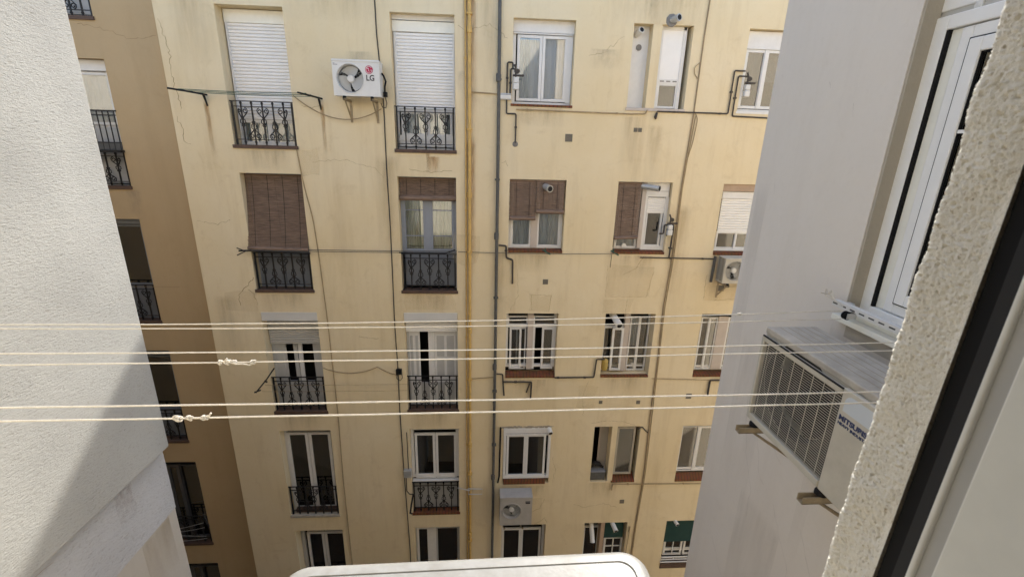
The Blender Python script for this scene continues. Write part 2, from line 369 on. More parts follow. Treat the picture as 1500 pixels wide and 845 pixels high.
# opening table of the cream facade: column x limits, row heights (metres from the lens height)
CX = {1: (-4.555, -3.43), 2: (-1.645, -0.525), 3: (0.513, 1.63), 4: (2.662, 3.765), 5: (4.80, 5.90)}
TOP = {1: 2.18, 2: -0.587, 3: -3.365, 4: -6.185, 5: -9.0}
def opening(c, r):
    x0, x1 = CX[c]
    dx = {1: -0.012, 2: 0.0, 3: 0.012, 4: 0.03, 5: 0.06}[r] if c == 1 else 0
    dx = {1: 0.035, 2: 0.015, 3: 0.0, 4: -0.025, 5: -0.055}[r] if c == 5 else dx
    dx = {1: 0.02, 2: 0.005, 3: -0.002, 4: -0.015, 5: -0.04}[r] if c == 4 else dx
    h = 2.288 if c <= 2 else 1.42 if r <= 2 else 1.49 if r == 3 else 1.55
    if c <= 2: h = {1: 2.275, 2: 2.292, 3: 2.325, 4: 2.36, 5: 2.36}[r]
    return x0+dx, x1+dx, TOP[r]-h, TOP[r]
holes = [opening(c, r) for c in range(1, 6) for r in range(1, 6)]
cream = thing('apartment_building', (0, D+0.5, GZ), 'cream rendered apartment block with shuttered windows and iron balconies facing across the courtyard', 'building')
b = MB(); holed_wall(b, -5.56, 11.0, GZ, 2.90, D, holes, 0.30)
b.face([(-5.56,D,GZ),(-5.56,D+6,GZ),(-5.56,D+6,2.9),(-5.56,D,2.9)]); b.face([(11,D,GZ),(11,D+6,GZ),(11,D+6,2.9),(11,D,2.9)])
b.build('wall', 'cream', cream)
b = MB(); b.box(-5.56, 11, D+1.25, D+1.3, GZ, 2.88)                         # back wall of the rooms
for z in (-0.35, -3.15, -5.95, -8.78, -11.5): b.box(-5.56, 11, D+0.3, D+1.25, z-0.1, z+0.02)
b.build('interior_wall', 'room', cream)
b = MB(); b.box(-5.6, 11.04, D-0.03, D+6, 2.90, 2.96); b.build('roof', 'roof', cream)

# ------------------------------------------------------------------ window kit
def slats(b, x0, x1, z0, z1, y, pitch=0.045, bulge=0.010):
    n = max(1, int(round((z1-z0)/pitch))); p = (z1-z0)/n
    for i in range(n):
        a = z0+i*p
        prof = [(0, 0.012), (0.02, 0.0), (0.16, -bulge*0.8), (0.5, -bulge), (0.74, -bulge*0.7), (0.84, 0.0), (0.86, 0.014), (1.0, 0.014)]
        for (t0, q0), (t1, q1) in zip(prof, prof[1:]):
            b.face([(x0, y+q0, a+t0*p), (x1, y+q0, a+t0*p), (x1, y+q1, a+t1*p), (x0, y+q1, a+t1*p)])
def wavy(b, x0, x1, z0, z1, y, amp=0.018, waves=8, seed=0):
    rnd = random.Random(seed); n = waves*8
    ph = [rnd.random()*6 for _ in range(3)]
    def off(t): return amp*(math.sin(t*waves*6.283+ph[0]) + 0.5*math.sin(t*waves*2.7*6.283/2+ph[1]) + 0.3*math.sin(t*17+ph[2]))
    for i in range(n):
        a, c = i/n, (i+1)/n
        b.face([(x0+(x1-x0)*a, y+off(a), z0), (x0+(x1-x0)*c, y+off(c), z0), (x0+(x1-x0)*c, y+off(c)*0.8, z1), (x0+(x1-x0)*a, y+off(a)*0.8, z1)])
class Win:
    """one window of the facade; u runs 0..1 across, v 0..1 down the opening as seen; d = recess behind the wall face"""
    def __init__(s, op, d=0.2, mat='white', fw=0.05, th=0.07, building=None, face=D, top=0.05, bot=0.05, v1=1.0, v0=0.0):
        s.x0, s.x1, s.z0, s.z1 = op; s.face = face; s.d = d; s.m = mat; s.seed = int(abs(s.x0*31+s.z0*17))
        b = MB(); za, zb = s.Z(v1, 0), s.Z(v0, 0)
        b.ring(s.x0+0.004, s.x1-0.004, za+0.004, zb-0.004, fw, face+d, face+d+th, top, bot)
        s.root = b.build('window', mat, building or cream, bevel=0.004)
    def X(s, u, d): return (s.x0+(s.x1-s.x0)*u)*(s.face+d)/s.face
    def Z(s, v, d): return (s.z1-(s.z1-s.z0)*v)*(s.face+d)/s.face
    def R(s, u0, u1, v0, v1, d): return s.X(u0, d), s.X(u1, d), s.Z(v1, d), s.Z(v0, d)
    def box(s, name, m, u0, u1, v0, v1, d, t=0.03, bevel=0.003):
        x0, x1, z0, z1 = s.R(u0, u1, v0, v1, d); b = MB(); b.box(x0, x1, s.face+d, s.face+d+t, z0, z1)
        return b.build(name, m, s.root, bevel=bevel)
    def leaf(s, u0, u1, v0, v1, d=None, w=0.045, m=None, gm='glass', th=0.05, name='sash'):
        d = s.d-0.012 if d is None else d
        x0, x1, z0, z1 = s.R(u0, u1, v0, v1, d); b = MB(); b.ring(x0, x1, z0, z1, w, s.face+d, s.face+d+th)
        b.build(name, m or s.m, s.root, bevel=0.004)
        b = MB(); b.box(x0+w, x1-w, s.face+d+0.022, s.face+d+0.028, z0+w, z1-w); b.build('pane', gm, s.root)
        return x0, x1, z0, z1
    def shutter(s, u0, u1, v0, v1, d, m='shutter', pitch=0.055, endbar=True):
        x0, x1, z0, z1 = s.R(u0, u1, v0, v1, d); b = MB(); slats(b, x0, x1, z0, z1, s.face+d, pitch)
        if endbar: b.box(x0, x1, s.face+d-0.012, s.face+d+0.012, z0-0.03, z0)
        b.build('shutter', m, s.root)
    def guides(s, u0, u1, v0, v1, d, w=0.035, m=None):
        x0, x1, z0, z1 = s.R(u0, u1, v0, v1, d); 
        for a, c in ((x0-w, x0), (x1, x1+w)): b = MB(); b.box(a, c, s.face+d-0.015, s.face+d+0.03, z0, z1); b.build('shutter_guide', m or s.m, s.root, bevel=0.003)
    def curtain(s, u0, u1, v0, v1, d, m='curtain', waves=7):
        x0, x1, z0, z1 = s.R(u0, u1, v0, v1, d); b = MB(); s.seed += 1; wavy(b, x0, x1, z0, z1, s.face+d, 0.016, waves, s.seed); b.build('curtain', m, s.root)
    def sill(s, m='sill', h=0.05, proud=0.03, depth=0.2, over=0.02):
        b = MB(); b.box(s.x0-over, s.x1+over, s.face-proud, s.face-0.002, s.z0-h, s.z0+0.012)
        b.box(s.x0+0.003, s.x1-0.003, s.face-0.002, s.face+depth, s.z0+0.001, s.z0+0.012); b.build('sill', m, s.root, bevel=0.004)
    def brick(s, v0, proud=0.02, u0=0.0, u1=1.0):
        # sloping course of bricks on edge, from the frame down to the wall face
        d = s.d; x0 = s.x0+(s.x1-s.x0)*u0+0.004; x1 = s.x0+(s.x1-s.x0)*u1-0.004; zt = s.Z(v0, d)
        zf = s.z0
        b = MB(); p = [(x0,s.face-proud,zf-0.035),(x1,s.face-proud,zf-0.035),(x1,s.face+d,zf-0.035),(x0,s.face+d,zf-0.035),
                       (x0,s.face-proud,zf+0.01),(x1,s.face-proud,zf+0.01),(x1,s.face+d,zt),(x0,s.face+d,zt)]
        b.hexa(p); b.build('sill', 'brick', s.root, bevel=0.004)
def spiral(cx, cz, r, turns, start, sgn, y, n=14):
    pts = []
    for i in range(n+1):
        t = i/n; a = start + sgn*turns*2*math.pi*t; rr = r*(1-0.72*t); pts.append((cx+rr*math.cos(a), y, cz+rr*math.sin(a)))
    return pts
def railing(x0, x1, z0, z1, y, parent):
    """black iron balcony rail: seven balusters, pairs of volutes hanging from above and standing below"""
    w = x1-x0; h = z1-z0; b = MB()
    b.box(x0-0.06, x1+0.06, y-0.008, y+0.014, z1-0.012, z1+0.004)
    root = b.build('railing', 'iron', parent)
    for zz in (z1-h*0.125, z0+h*0.115): b = MB(); b.box(x0+0.02, x1-0.02, y-0.006, y+0.008, zz-0.007, zz+0.007); b.build('cross_rail', 'iron', root)
    us = [0.035, 0.17, 0.335, 0.5, 0.665, 0.83, 0.965]
    for k, u in enumerate(us):
        b = MB(); x = x0+w*u; r = 0.014 if k in (0, 6) else 0.011
        b.box(x-r, x+r, y-r, y+r, z0-0.01, z1)
        if k not in (0, 6):
            for zz in (z1-h*0.045, z0+h*0.055):
                b.box(x-0.02, x+0.02, y-0.011, y+0.011, zz-0.008, zz+0.008); b.box(x-0.014, x+0.014, y-0.0105, y+0.0105, zz-0.022, zz+0.022)
        b.build('baluster', 'iron', root)
    zt = z1-h*0.125; zb = z0+h*0.115
    for k in (1, 3, 5):
        x = x0+w*us[k]; b = MB()
        for sg in (-1, 1):
            if (k == 1 and sg < 0) or (k == 5 and sg > 0): q = 0.62
            else: q = 1.0
            b.tube(spiral(x+sg*0.058*q, zt-h*0.095, 0.050*q, 1.3, math.pi/2, -sg, y), 0.009, 5)
            b.tube([(x+sg*0.10*q, y, zt-h*0.115), (x+sg*0.07*q, y, zt-h*0.17), (x+sg*0.022, y, zt-h*0.24), (x+sg*0.004, y, zt-h*0.30)], 0.0105, 5)
            b.tube([(x+sg*0.006, y, zt-h*0.28), (x+sg*0.042, y, zt-h*0.31), (x+sg*0.045, y, zt-h*0.37), (x+sg*0.02, y, zt-h*0.40), (x+sg*0.03, y, zt-h*0.44), (x+sg*0.003, y, zt-h*0.47)], 0.009, 5)
        b.tube([(x, y, zt-h*0.17), (x, y, zt-h*0.26)], [0.008, 0.02], 6); b.build('scrollwork', 'iron', root)
    for k in (2, 4):
        x = x0+w*us[k]; b = MB()
        for sg in (-1, 1):
            b.tube(spiral(x+sg*0.058, zb+h*0.075, 0.052, 1.35, -math.pi/2, sg, y), 0.009, 5)
            b.tube([(x+sg*0.108, y, zb+h*0.09), (x+sg*0.07, y, zb+h*0.145), (x+sg*0.022, y, zb+h*0.20), (x+sg*0.005, y, zb+h*0.25)], 0.0105, 5)
            b.tube([(x+sg*0.006, y, zb+h*0.22), (x+sg*0.046, y, zb+h*0.27), (x+sg*0.04, y, zb+h*0.34), (x+sg*0.018, y, zb+h*0.37), (x+sg*0.028, y, zb+h*0.41), (x+sg*0.003, y, zb+h*0.44)], 0.009, 5)
        b.tube([(x, y, zb+h*0.15), (x, y, zb+h*0.25)], [0.02, 0.008], 6); b.build('scrollwork', 'iron', root)
    return root

# ------------------------------------------------------------------ French windows, first column
def op(c, r): return opening(c, r)
w = Win(op(1,1), 0.27, fw=0.04, bot=0.06)
w.box('shutter_box', 'cream_white', 0.115, 1.06, 0.03, 0.118, 0.235, 0.06); w.shutter(0.16, 1.03, 0.118, 0.785, 0.26); w.guides(0.16, 1.03, 0.118, 0.90, 0.25)
w.box('transom_rail', 'white', 0.13, 1.05, 0.80, 0.825, 0.27)
w.leaf(0.17, 0.60, 0.80, 0.985, 0.29); w.leaf(0.60, 1.02, 0.80, 0.985, 0.29); w.curtain(0.18, 1.0, 0.8, 1.0, 0.42, 'curtain', 9); w.sill()
w = Win(op(2,1), 0.20, fw=0.05, bot=0.06)
w.box('head_rail', 'white', 0.03, 1.0, 0.015, 0.05, 0.16); w.box('shutter_box', 'cream_white', 0.03, 1.0, 0.055, 0.13, 0.165, 0.06)
w.shutter(0.085, 0.965, 0.135, 0.67, 0.19); w.guides(0.085, 0.965, 0.135, 0.85, 0.18)
w.box('transom_rail', 'white', 0.08, 0.97, 0.685, 0.71, 0.20); w.box('bottom_panel', 'white', 0.06, 0.98, 0.885, 0.985, 0.20); w.box('weather_bar', 'white', 0.05, 0.99, 0.91, 0.93, 0.185)
w.leaf(0.11, 0.53, 0.70, 0.89, 0.21); w.leaf(0.54, 0.95, 0.70, 0.89, 0.21); w.curtain(0.13, 0.93, 0.70, 0.89, 0.33, 'curtain', 9); w.sill()
w = Win(op(1,2), 0.24, 'greyframe', fw=0.05)
w.box('door_leaf', 'greydoor', 0.05, 0.55, 0.02, 0.985, 0.25); w.box('door_leaf', 'greydoor', 0.56, 1.03, 0.02, 0.985, 0.25)
for (a, c) in ((0.13, 0.48), (0.63, 0.97)): w.box('door_moulding', 'greydoor', a, c, 0.68, 0.95, 0.238)
w.sill()
w = Win(op(2,2), 0.20, 'greyframe', fw=0.05)
w.leaf(0.07, 0.46, 0.15, 0.635, 0.20, 0.05); w.leaf(0.54, 0.96, 0.15, 0.635, 0.20, 0.05); w.box('stile', 'greyframe', 0.455, 0.545, 0.15, 0.635, 0.19)
for (a, c) in ((0.10, 0.43), (0.58, 0.93)):
    w.box('glazing_bar', 'greyframe', a, c, 0.494, 0.502, 0.205, 0.02, 0); w.box('glazing_bar', 'greyframe', a, c, 0.272, 0.280, 0.205, 0.02, 0)
w.curtain(0.10, 0.45, 0.15, 0.64, 0.31, 'creamcurtain', 8); w.curtain(0.56, 0.94, 0.15, 0.64, 0.31, 'creamcurtain', 8)
w.box('door_panel', 'greydoor', 0.05, 0.50, 0.635, 0.985, 0.20); w.box('door_panel', 'greydoor', 0.51, 0.98, 0.635, 0.985, 0.20); w.sill()
w = Win(op(1,3), 0.24, 'palepanel', fw=0.05)
w.box('shutter_box', 'box', 0.004, 0.996, 0.0, 0.08, -0.012, 0.12); w.shutter(0.10, 1.03, 0.03, 0.285, 0.19, 'shuttergrey'); 
w.box('door_leaf', 'palepanel', 0.09, 0.365, 0.03, 0.985, 0.26); w.box('moulding', 'palepanel', 0.15, 0.31, 0.40, 0.66, 0.25)
w.box('stile', 'palepanel', 0.50, 0.575, 0.03, 0.69, 0.27); w.box('stile', 'white', 0.585, 0.66, 0.03, 0.69, 0.25)
w.box('door_leaf', 'palepanel', 0.86, 1.05, 0.03, 0.985, 0.26); w.box('door_panel', 'palepanel', 0.365, 0.86, 0.675, 0.985, 0.262); w.sill('sill', 0.07, 0.02)
w = Win(op(2,3), 0.20, 'palepanel', fw=0.05)
w.box('shutter_box', 'box', 0.004, 0.996, 0.0, 0.085, -0.012, 0.12); w.shutter(0.03, 0.99, 0.03, 0.165, 0.15, 'shutter')
w.box('door_leaf', 'white', 0.05, 0.28, 0.03, 0.985, 0.22); w.box('moulding', 'palepanel', 0.10, 0.15, 0.22, 0.63, 0.21); w.box('moulding', 'palepanel', 0.20, 0.25, 0.22, 0.63, 0.21)
w.box('stile', 'white', 0.44, 0.55, 0.03, 0.985, 0.21); w.box('door_leaf', 'white', 0.555, 0.98, 0.03, 0.985, 0.22)
for a in (0.60, 0.79):
    w.box('moulding', 'palepanel', a, a+0.14, 0.22, 0.43, 0.212); w.box('moulding', 'palepanel', a, a+0.14, 0.46, 0.64, 0.212); w.box('moulding', 'palepanel', a, a+0.14, 0.70, 0.95, 0.212)
w.box('door_panel', 'palepanel', 0.28, 0.44, 0.70, 0.985, 0.222); w.sill('sill', 0.04, 0.02)
w = Win(op(1,4), 0.20, fw=0.055, top=0.06, bot=0.10)
w.leaf(0.13, 0.545, 0.02, 0.96, 0.19, 0.065, gm='glassdark'); w.leaf(0.555, 0.99, 0.02, 0.96, 0.19, 0.065, gm='glassdark'); w.sill('greysill', 0.05, 0.02)
w = Win(op(2,4), 0.12, fw=0.07, top=0.10, v1=0.60, bot=0.09)
w.leaf(0.10, 0.515, 0.05, 0.57, 0.11, 0.055, gm='glassdark'); w.leaf(0.525, 0.95, 0.05, 0.57, 0.11, 0.055, gm='glassdark')
w.box('window_board', 'white', 0.02, 1.0, 0.60, 0.622, 0.06, 0.1); w.box('apron_panel', 'palepanel', 0.02, 1.0, 0.63, 0.985, 0.16); w.sill('brick', 0.06, 0.02)
w = Win(op(1,5), 0.26, 'palepanel', fw=0.09, top=0.12)
w.leaf(0.24, 0.60, 0.02, 0.96, 0.25, 0.06, m='white'); w.leaf(0.61, 1.05, 0.02, 0.96, 0.25, 0.06, m='white', gm='glassdark'); w.curtain(0.3, 0.62, 0.02, 0.95, 0.34, 'curtain', 5); w.sill()
w = Win(op(2,5), 0.20, 'palepanel', fw=0.07)
w.leaf(0.06, 0.33, 0.0, 0.96, 0.19, 0.05, gm='glassdark', m='white'); w.box('stile', 'white', 0.33, 0.48, 0.0, 0.96, 0.19); w.leaf(0.48, 1.0, 0.0, 0.96, 0.19, 0.04, m='palepanel', gm='glassdark'); w.sill()
rails = {(1,1): 0.765, (2,1): 0.765, (1,2): 0.765, (2,2): 0.775, (1,3): 0.82, (2,3): 0.83, (1,4): 0.80, (2,4): 0.86, (1,5): 0.8, (2,5): 0.8}
for (c, r), h in rails.items():
    x0, x1, z0, z1 = op(c, r); railing(x0, x1, z0+0.02, z0+h, D+0.045, cream)

# ------------------------------------------------------------------ small windows
w = Win(op(3,1), 0.16, fw=0.06, top=0.05, bot=0.06)
w.box('shutter_box', 'white', 0.0, 1.0, 0.0, 0.155, 0.13, 0.08); w.box('box_lip', 'white', 0.01, 0.97, 0.16, 0.175, 0.12)
w.leaf(0.07, 0.475, 0.185, 0.955, 0.14, 0.05); w.leaf(0.48, 0.885, 0.185, 0.955, 0.14, 0.05); w.box('frame_cover', 'white', 0.885, 0.97, 0.18, 0.97, 0.15)
w.curtain(0.08, 0.27, 0.17, 0.96, 0.26, 'curtain', 5); w.curtain(0.27, 0.9, 0.17, 0.96, 0.28, 'whitecurtain', 5); w.sill('brick', 0.03, 0.02)
w = Win(op(3,2), 0.17, fw=0.06, bot=0.06)
w.leaf(0.03, 0.42, 0.02, 0.945, 0.16, 0.055); w.leaf(0.50, 0.945, 0.02, 0.945, 0.16, 0.055); w.box('stile', 'pinkpost', 0.40, 0.52, 0.02, 0.95, 0.14)
w.curtain(0.03, 0.41, 0.02, 0.95, 0.25, 'curtain', 7); w.curtain(0.51, 0.95, 0.02, 0.95, 0.25, 'curtain', 7); w.brick(0.955)
w = Win(op(3,3), 0.16, fw=0.05, top=0.045, bot=0.06, v1=0.9)
w.box('transom_bar', 'white', 0.01, 0.98, 0.175, 0.215, 0.15); w.box('pier', 'pinkpost', 0.415, 0.525, 0.01, 0.885, 0.10, 0.1); 
w.leaf(0.03, 0.415, 0.04, 0.18, 0.17, 0.03, gm='glassdark'); w.leaf(0.525, 0.97, 0.04, 0.18, 0.17, 0.03, gm='glassdark')
w.leaf(0.07, 0.30, 0.22, 0.88, 0.145, 0.045); w.leaf(0.20, 0.39, 0.22, 0.88, 0.20, 0.03, gm='glassdark'); w.leaf(0.70, 0.94, 0.22, 0.88, 0.145, 0.045); w.box('frame_cover', 'white', 0.525, 0.565, 0.21, 0.88, 0.14)
w.brick(0.905)
w = Win(op(3,4), -0.015, fw=0.06, top=0.14, bot=0.07, v1=0.905, th=0.1)
w.leaf(0.07, 0.475, 0.125, 0.87, -0.005, 0.05, gm='glassdark'); w.leaf(0.48, 0.895, 0.125, 0.87, -0.005, 0.05, gm='glassdark'); w.box('box_lip', 'white', 0.05, 0.93, 0.115, 0.135, -0.025, 0.03)
b = MB(); x0, x1, z0, z1 = op(3,4); b.box(x0+0.02, x1-0.09, D-0.03, D+0.1, z0-0.01, z0+0.14); b.build('sill', 'brick', w.root, bevel=0.004)
b = MB()
for i in range(26):
    t = i/25; b.box(x0-0.05+t*1.15, x0+0.01+t*1.15, D-0.012, D+0.002, z1-0.02+0.05*random.random(), z1+0.03+0.03*random.random())
b.build('mortar_edge', 'greysill', w.root)
w = Win(op(3,5), 0.14, fw=0.06, top=0.10)
w.leaf(0.02, 0.445, 0.07, 0.96, 0.13, 0.05); w.leaf(0.45, 0.90, 0.07, 0.96, 0.13, 0.05); w.curtain(0.02, 0.40, 0.06, 0.97, 0.22, 'curtain', 6); w.curtain(0.46, 0.9, 0.06, 0.97, 0.22, 'curtain', 6); w.brick(0.96)
# column 4: windows split by a masonry pier
def pier(w, u0, u1, m='cream', v0=0.0, v1=1.0, d=0.002, t=0.25):
    x0, x1 = w.x0+(w.x1-w.x0)*u0, w.x0+(w.x1-w.x0)*u1; b = MB(); b.box(x0, x1, D+d, D+d+t, w.z0+0.002, w.z1-0.002); return b.build('pier', m, w.root)
w = Win(op(4,1), 0.26, fw=0.03)
pier(w, 0.325, 0.475)
w.box('side_panel', 'white', -0.02, 0.33, 0.0, 1.0, 0.20); 
b = MB(); x, z = w.X(0.11, 0.19), w.Z(0.275, 0.19)
b.lathe([(0.055, 0.0), (0.05, 0.012), (0.03, 0.014)], (x, D+0.185, z), 'Y', 14); b.build('pipe_hole', 'cement', w.root)
w.box('shutter', 'shutter', 0.505, 0.84, 0.06, 0.63, 0.125); w.box('frame_cover', 'white', 0.475, 0.89, 0.02, 0.06, 0.11); w.box('shutter_end', 'white', 0.49, 0.85, 0.63, 0.685, 0.115); w.box('frame_cover', 'white', 0.84, 0.90, 0.02, 0.99, 0.11); w.box('frame_cover', 'white', 0.475, 0.505, 0.06, 0.99, 0.11)
for i in range(3): w.box('vent_slot', 'cement', 0.53+0.11*i, 0.60+0.11*i, 0.65, 0.664, 0.112, 0.01, 0)
w.leaf(0.50, 0.845, 0.685, 0.985, 0.125, 0.035, gm='glassdark'); w.sill('pinkpost', 0.04, 0.02)
w = Win(op(4,2), 0.18, fw=0.05)
w.box('pier', 'pinkpost', 0.455, 0.53, 0.0, 0.94, 0.08, 0.12); w.box('top_panel', 'white', 0.53, 0.95, 0.0, 0.20, 0.09); w.box('panel_joint', 'palepanel', 0.54, 0.94, 0.115, 0.125, 0.087, 0.01, 0)
w.box('frame_cover', 'white', 0.52, 0.57, 0.20, 0.96, 0.10); w.box('frame_cover', 'white', 0.90, 0.97, 0.20, 0.96, 0.10); w.box('frame_cover', 'white', 0.57, 0.90, 0.90, 0.96, 0.10)
w.shutter(0.57, 0.90, 0.21, 0.40, 0.115, 'shutter', 0.04); w.leaf(0.575, 0.87, 0.41, 0.905, 0.12, 0.03); w.box('mullion', 'white', 0.845, 0.88, 0.41, 0.9, 0.115)
w.leaf(0.02, 0.44, 0.05, 0.94, 0.14, 0.045); w.curtain(0.02, 0.44, 0.5, 0.95, 0.24, 'curtain', 5); w.brick(0.95)
b = MB(); x, z = w.X(0.21, 0.10), w.Z(0.905, 0.10); b.lathe([(0.05, 0.0), (0.05, -0.03), (0.03, -0.035), (0.012, -0.034)], (x, D+0.13, z), 'Y', 18); b.build('window_fan', 'acwhite', w.root)
w = Win(op(4,3), 0.24, fw=0.04, v1=0.93)
w.box('pier', 'pinkpost', 0.40, 0.50, 0.0, 0.92, 0.14, 0.1); w.leaf(0.0, 0.19, 0.215, 0.9, 0.26, 0.02, gm='glassdark'); w.box('transom_bar', 'white', 0.0, 0.40, 0.19, 0.22, 0.20)
w.leaf(0.17, 0.40, 0.22, 0.91, 0.12, 0.05); w.leaf(0.51, 0.70, 0.04, 0.91, 0.22, 0.03); w.leaf(0.70, 0.90, 0.04, 0.91, 0.22, 0.03); w.curtain(0.51, 0.7, 0.05, 0.5, 0.34, 'curtain', 3); w.brick(0.925)
w = Win(op(4,4), 0.30, 'greysill', fw=0.02)
pier(w, 0.385, 0.50)
w.box('side_panel', 'lowerwall', 0.15, 0.40, 0.0, 0.9, 0.27); w.box('post', 'pinkpost', 0.115, 0.15, 0.0, 0.8, 0.25)
w.leaf(0.50, 0.90, 0.01, 0.865, 0.05, 0.05); w.box('blind', 'greyblind', 0.54, 0.86, 0.04, 0.84, 0.085, 0.01)
b = MB(); x0, x1, z0, z1 = op(4,4); u = lambda t: x0+(x1-x0)*t
b.hexa([(u(0.47),D-0.02,z0-0.02),(u(1),D-0.02,z0-0.02),(u(1),D+0.2,z0-0.02),(u(0.47),D+0.2,z0-0.02),(u(0.47),D-0.02,z0+0.01),(u(1),D-0.02,z0+0.01),(u(1),D+0.2,z0+0.12),(u(0.47),D+0.2,z0+0.12)]); b.build('sill', 'brick', w.root)
w = Win(op(4,5), 0.22, fw=0.05, top=0.14)
w.leaf(-0.02, 0.36, 0.06, 0.97, 0.20, 0.05, gm='glassdark'); pier(w, 0.385, 0.475, 'beam')
b = MB()
x0, x1, z0, z1 = w.R(0.49, 0.93, 0.30, 0.97, 0.14); b.ring(x0, x1, z0, z1, 0.05, D+0.14, D+0.18); b.box((x0+x1)/2-0.012, (x0+x1)/2+0.012, D+0.135, D+0.16, z0, z1)
for i in (0.28, 0.52, 0.76): b.box(x0, x1, D+0.136, D+0.155, z1-(z1-z0)*i+0.0-0.01, z1-(z1-z0)*i+0.01)
b.build('sash', 'white', w.root); b = MB(); b.box(x0, x1, D+0.158, D+0.164, z0, z1); b.build('pane', 'glassdark', w.root); w.brick(0.96)
# column 5
w = Win(op(5,1), 0.14, fw=0.05, bot=0.06)
w.box('shutter_box', 'white', 0.0, 1.02, 0.03, 0.215, 0.11, 0.06); w.box('box_lip', 'white', 0.0, 1.02, 0.215, 0.235, 0.10)
w.leaf(0.0, 0.36, 0.24, 0.955, 0.12, 0.05, gm='glassdark'); w.leaf(0.36, 0.98, 0.24, 0.955, 0.12, 0.05, gm='glassdark'); w.box('stile', 'white', 0.335, 0.39, 0.24, 0.95, 0.105); w.curtain(0.02, 0.95, 0.2, 0.62, 0.28, 'whitecurtain', 9); w.sill('white', 0.03, 0.01)
w = Win(op(5,2), 0.10, fw=0.05)
w.box('lintel', 'beam', 0.0, 1.0, 0.0, 0.10, 0.03, 0.05); w.box('shutter_box', 'white', 0.01, 1.0, 0.105, 0.20, 0.06, 0.05); w.shutter(0.01, 1.0, 0.20, 0.67, 0.085, 'shutter', 0.05)
w.leaf(0.01, 0.40, 0.68, 0.93, 0.10, 0.035, gm='glassdark'); w.leaf(0.38, 0.99, 0.68, 0.93, 0.085, 0.04, gm='glassdark'); w.box('track', 'white', 0.0, 1.0, 0.93, 0.96, 0.05); w.brick(0.955)
w = Win(op(5,3), 0.16, fw=0.04, v1=0.92, top=0.05)
w.leaf(0.01, 0.18, 0.05, 0.9, 0.15, 0.03, gm='glassdark'); w.leaf(0.17, 0.36, 0.05, 0.9, 0.14, 0.04, gm='glassdark'); w.box('pier', 'pinkpost', 0.36, 0.56, 0.04, 0.9, 0.12); w.leaf(0.56, 0.95, 0.05, 0.9, 0.15, 0.035, gm='glassdark'); w.brick(0.92)
w = Win(op(5,4), 0.10, fw=0.03, v1=0.85, top=0.04)
w.leaf(-0.01, 0.37, 0.01, 0.83, 0.09, 0.028); w.leaf(0.37, 0.99, 0.01, 0.83, 0.09, 0.06); w.box('blind', 'greyblind', 0.0, 0.34, 0.02, 0.81, 0.13, 0.01); w.box('blind', 'greyblind', 0.43, 0.95, 0.02, 0.81, 0.13, 0.01); w.brick(0.85)
w = Win(op(5,5), 0.16, fw=0.05, v1=0.74)
b = MB()
for (a, c) in ((0.02, 0.47), (0.50, 0.97)):
    x0, x1, z0, z1 = w.R(a, c, 0.05, 0.72, 0.14); b.ring(x0, x1, z0, z1, 0.05, D+0.14, D+0.18); b.box((x0+x1)/2-0.011, (x0+x1)/2+0.011, D+0.135, D+0.16, z0, z1)
    for i in (0.3, 0.55, 0.78): b.box(x0, x1, D+0.136, D+0.155, z1-(z1-z0)*i-0.009, z1-(z1-z0)*i+0.009)
b.build('sash', 'white', w.root); x0, x1, z0, z1 = w.R(0.03, 0.96, 0.06, 0.71, 0.165); b = MB(); b.box(x0, x1, D+0.165, D+0.17, z0, z1); b.build('pane', 'glassdark', w.root)
for v in (0.765, 0.815): w.box('guard_bar', 'white', 0.0, 1.0, v, v+0.022, 0.03, 0.02)
w.box('guard_bar', 'white', 0.0, 1.0, 0.875, 0.892, -0.03, 0.02)
for u_ in (0.3, 0.7): w.box('guard_post', 'white', u_, u_+0.02, 0.765, 0.84, 0.035, 0.015)
b = MB(); x0, x1, z0, z1 = op(5,5); b.box(x0, x1, D-0.02, D+0.15, z0, z0+0.16); b.build('sill', 'sill', w.root)

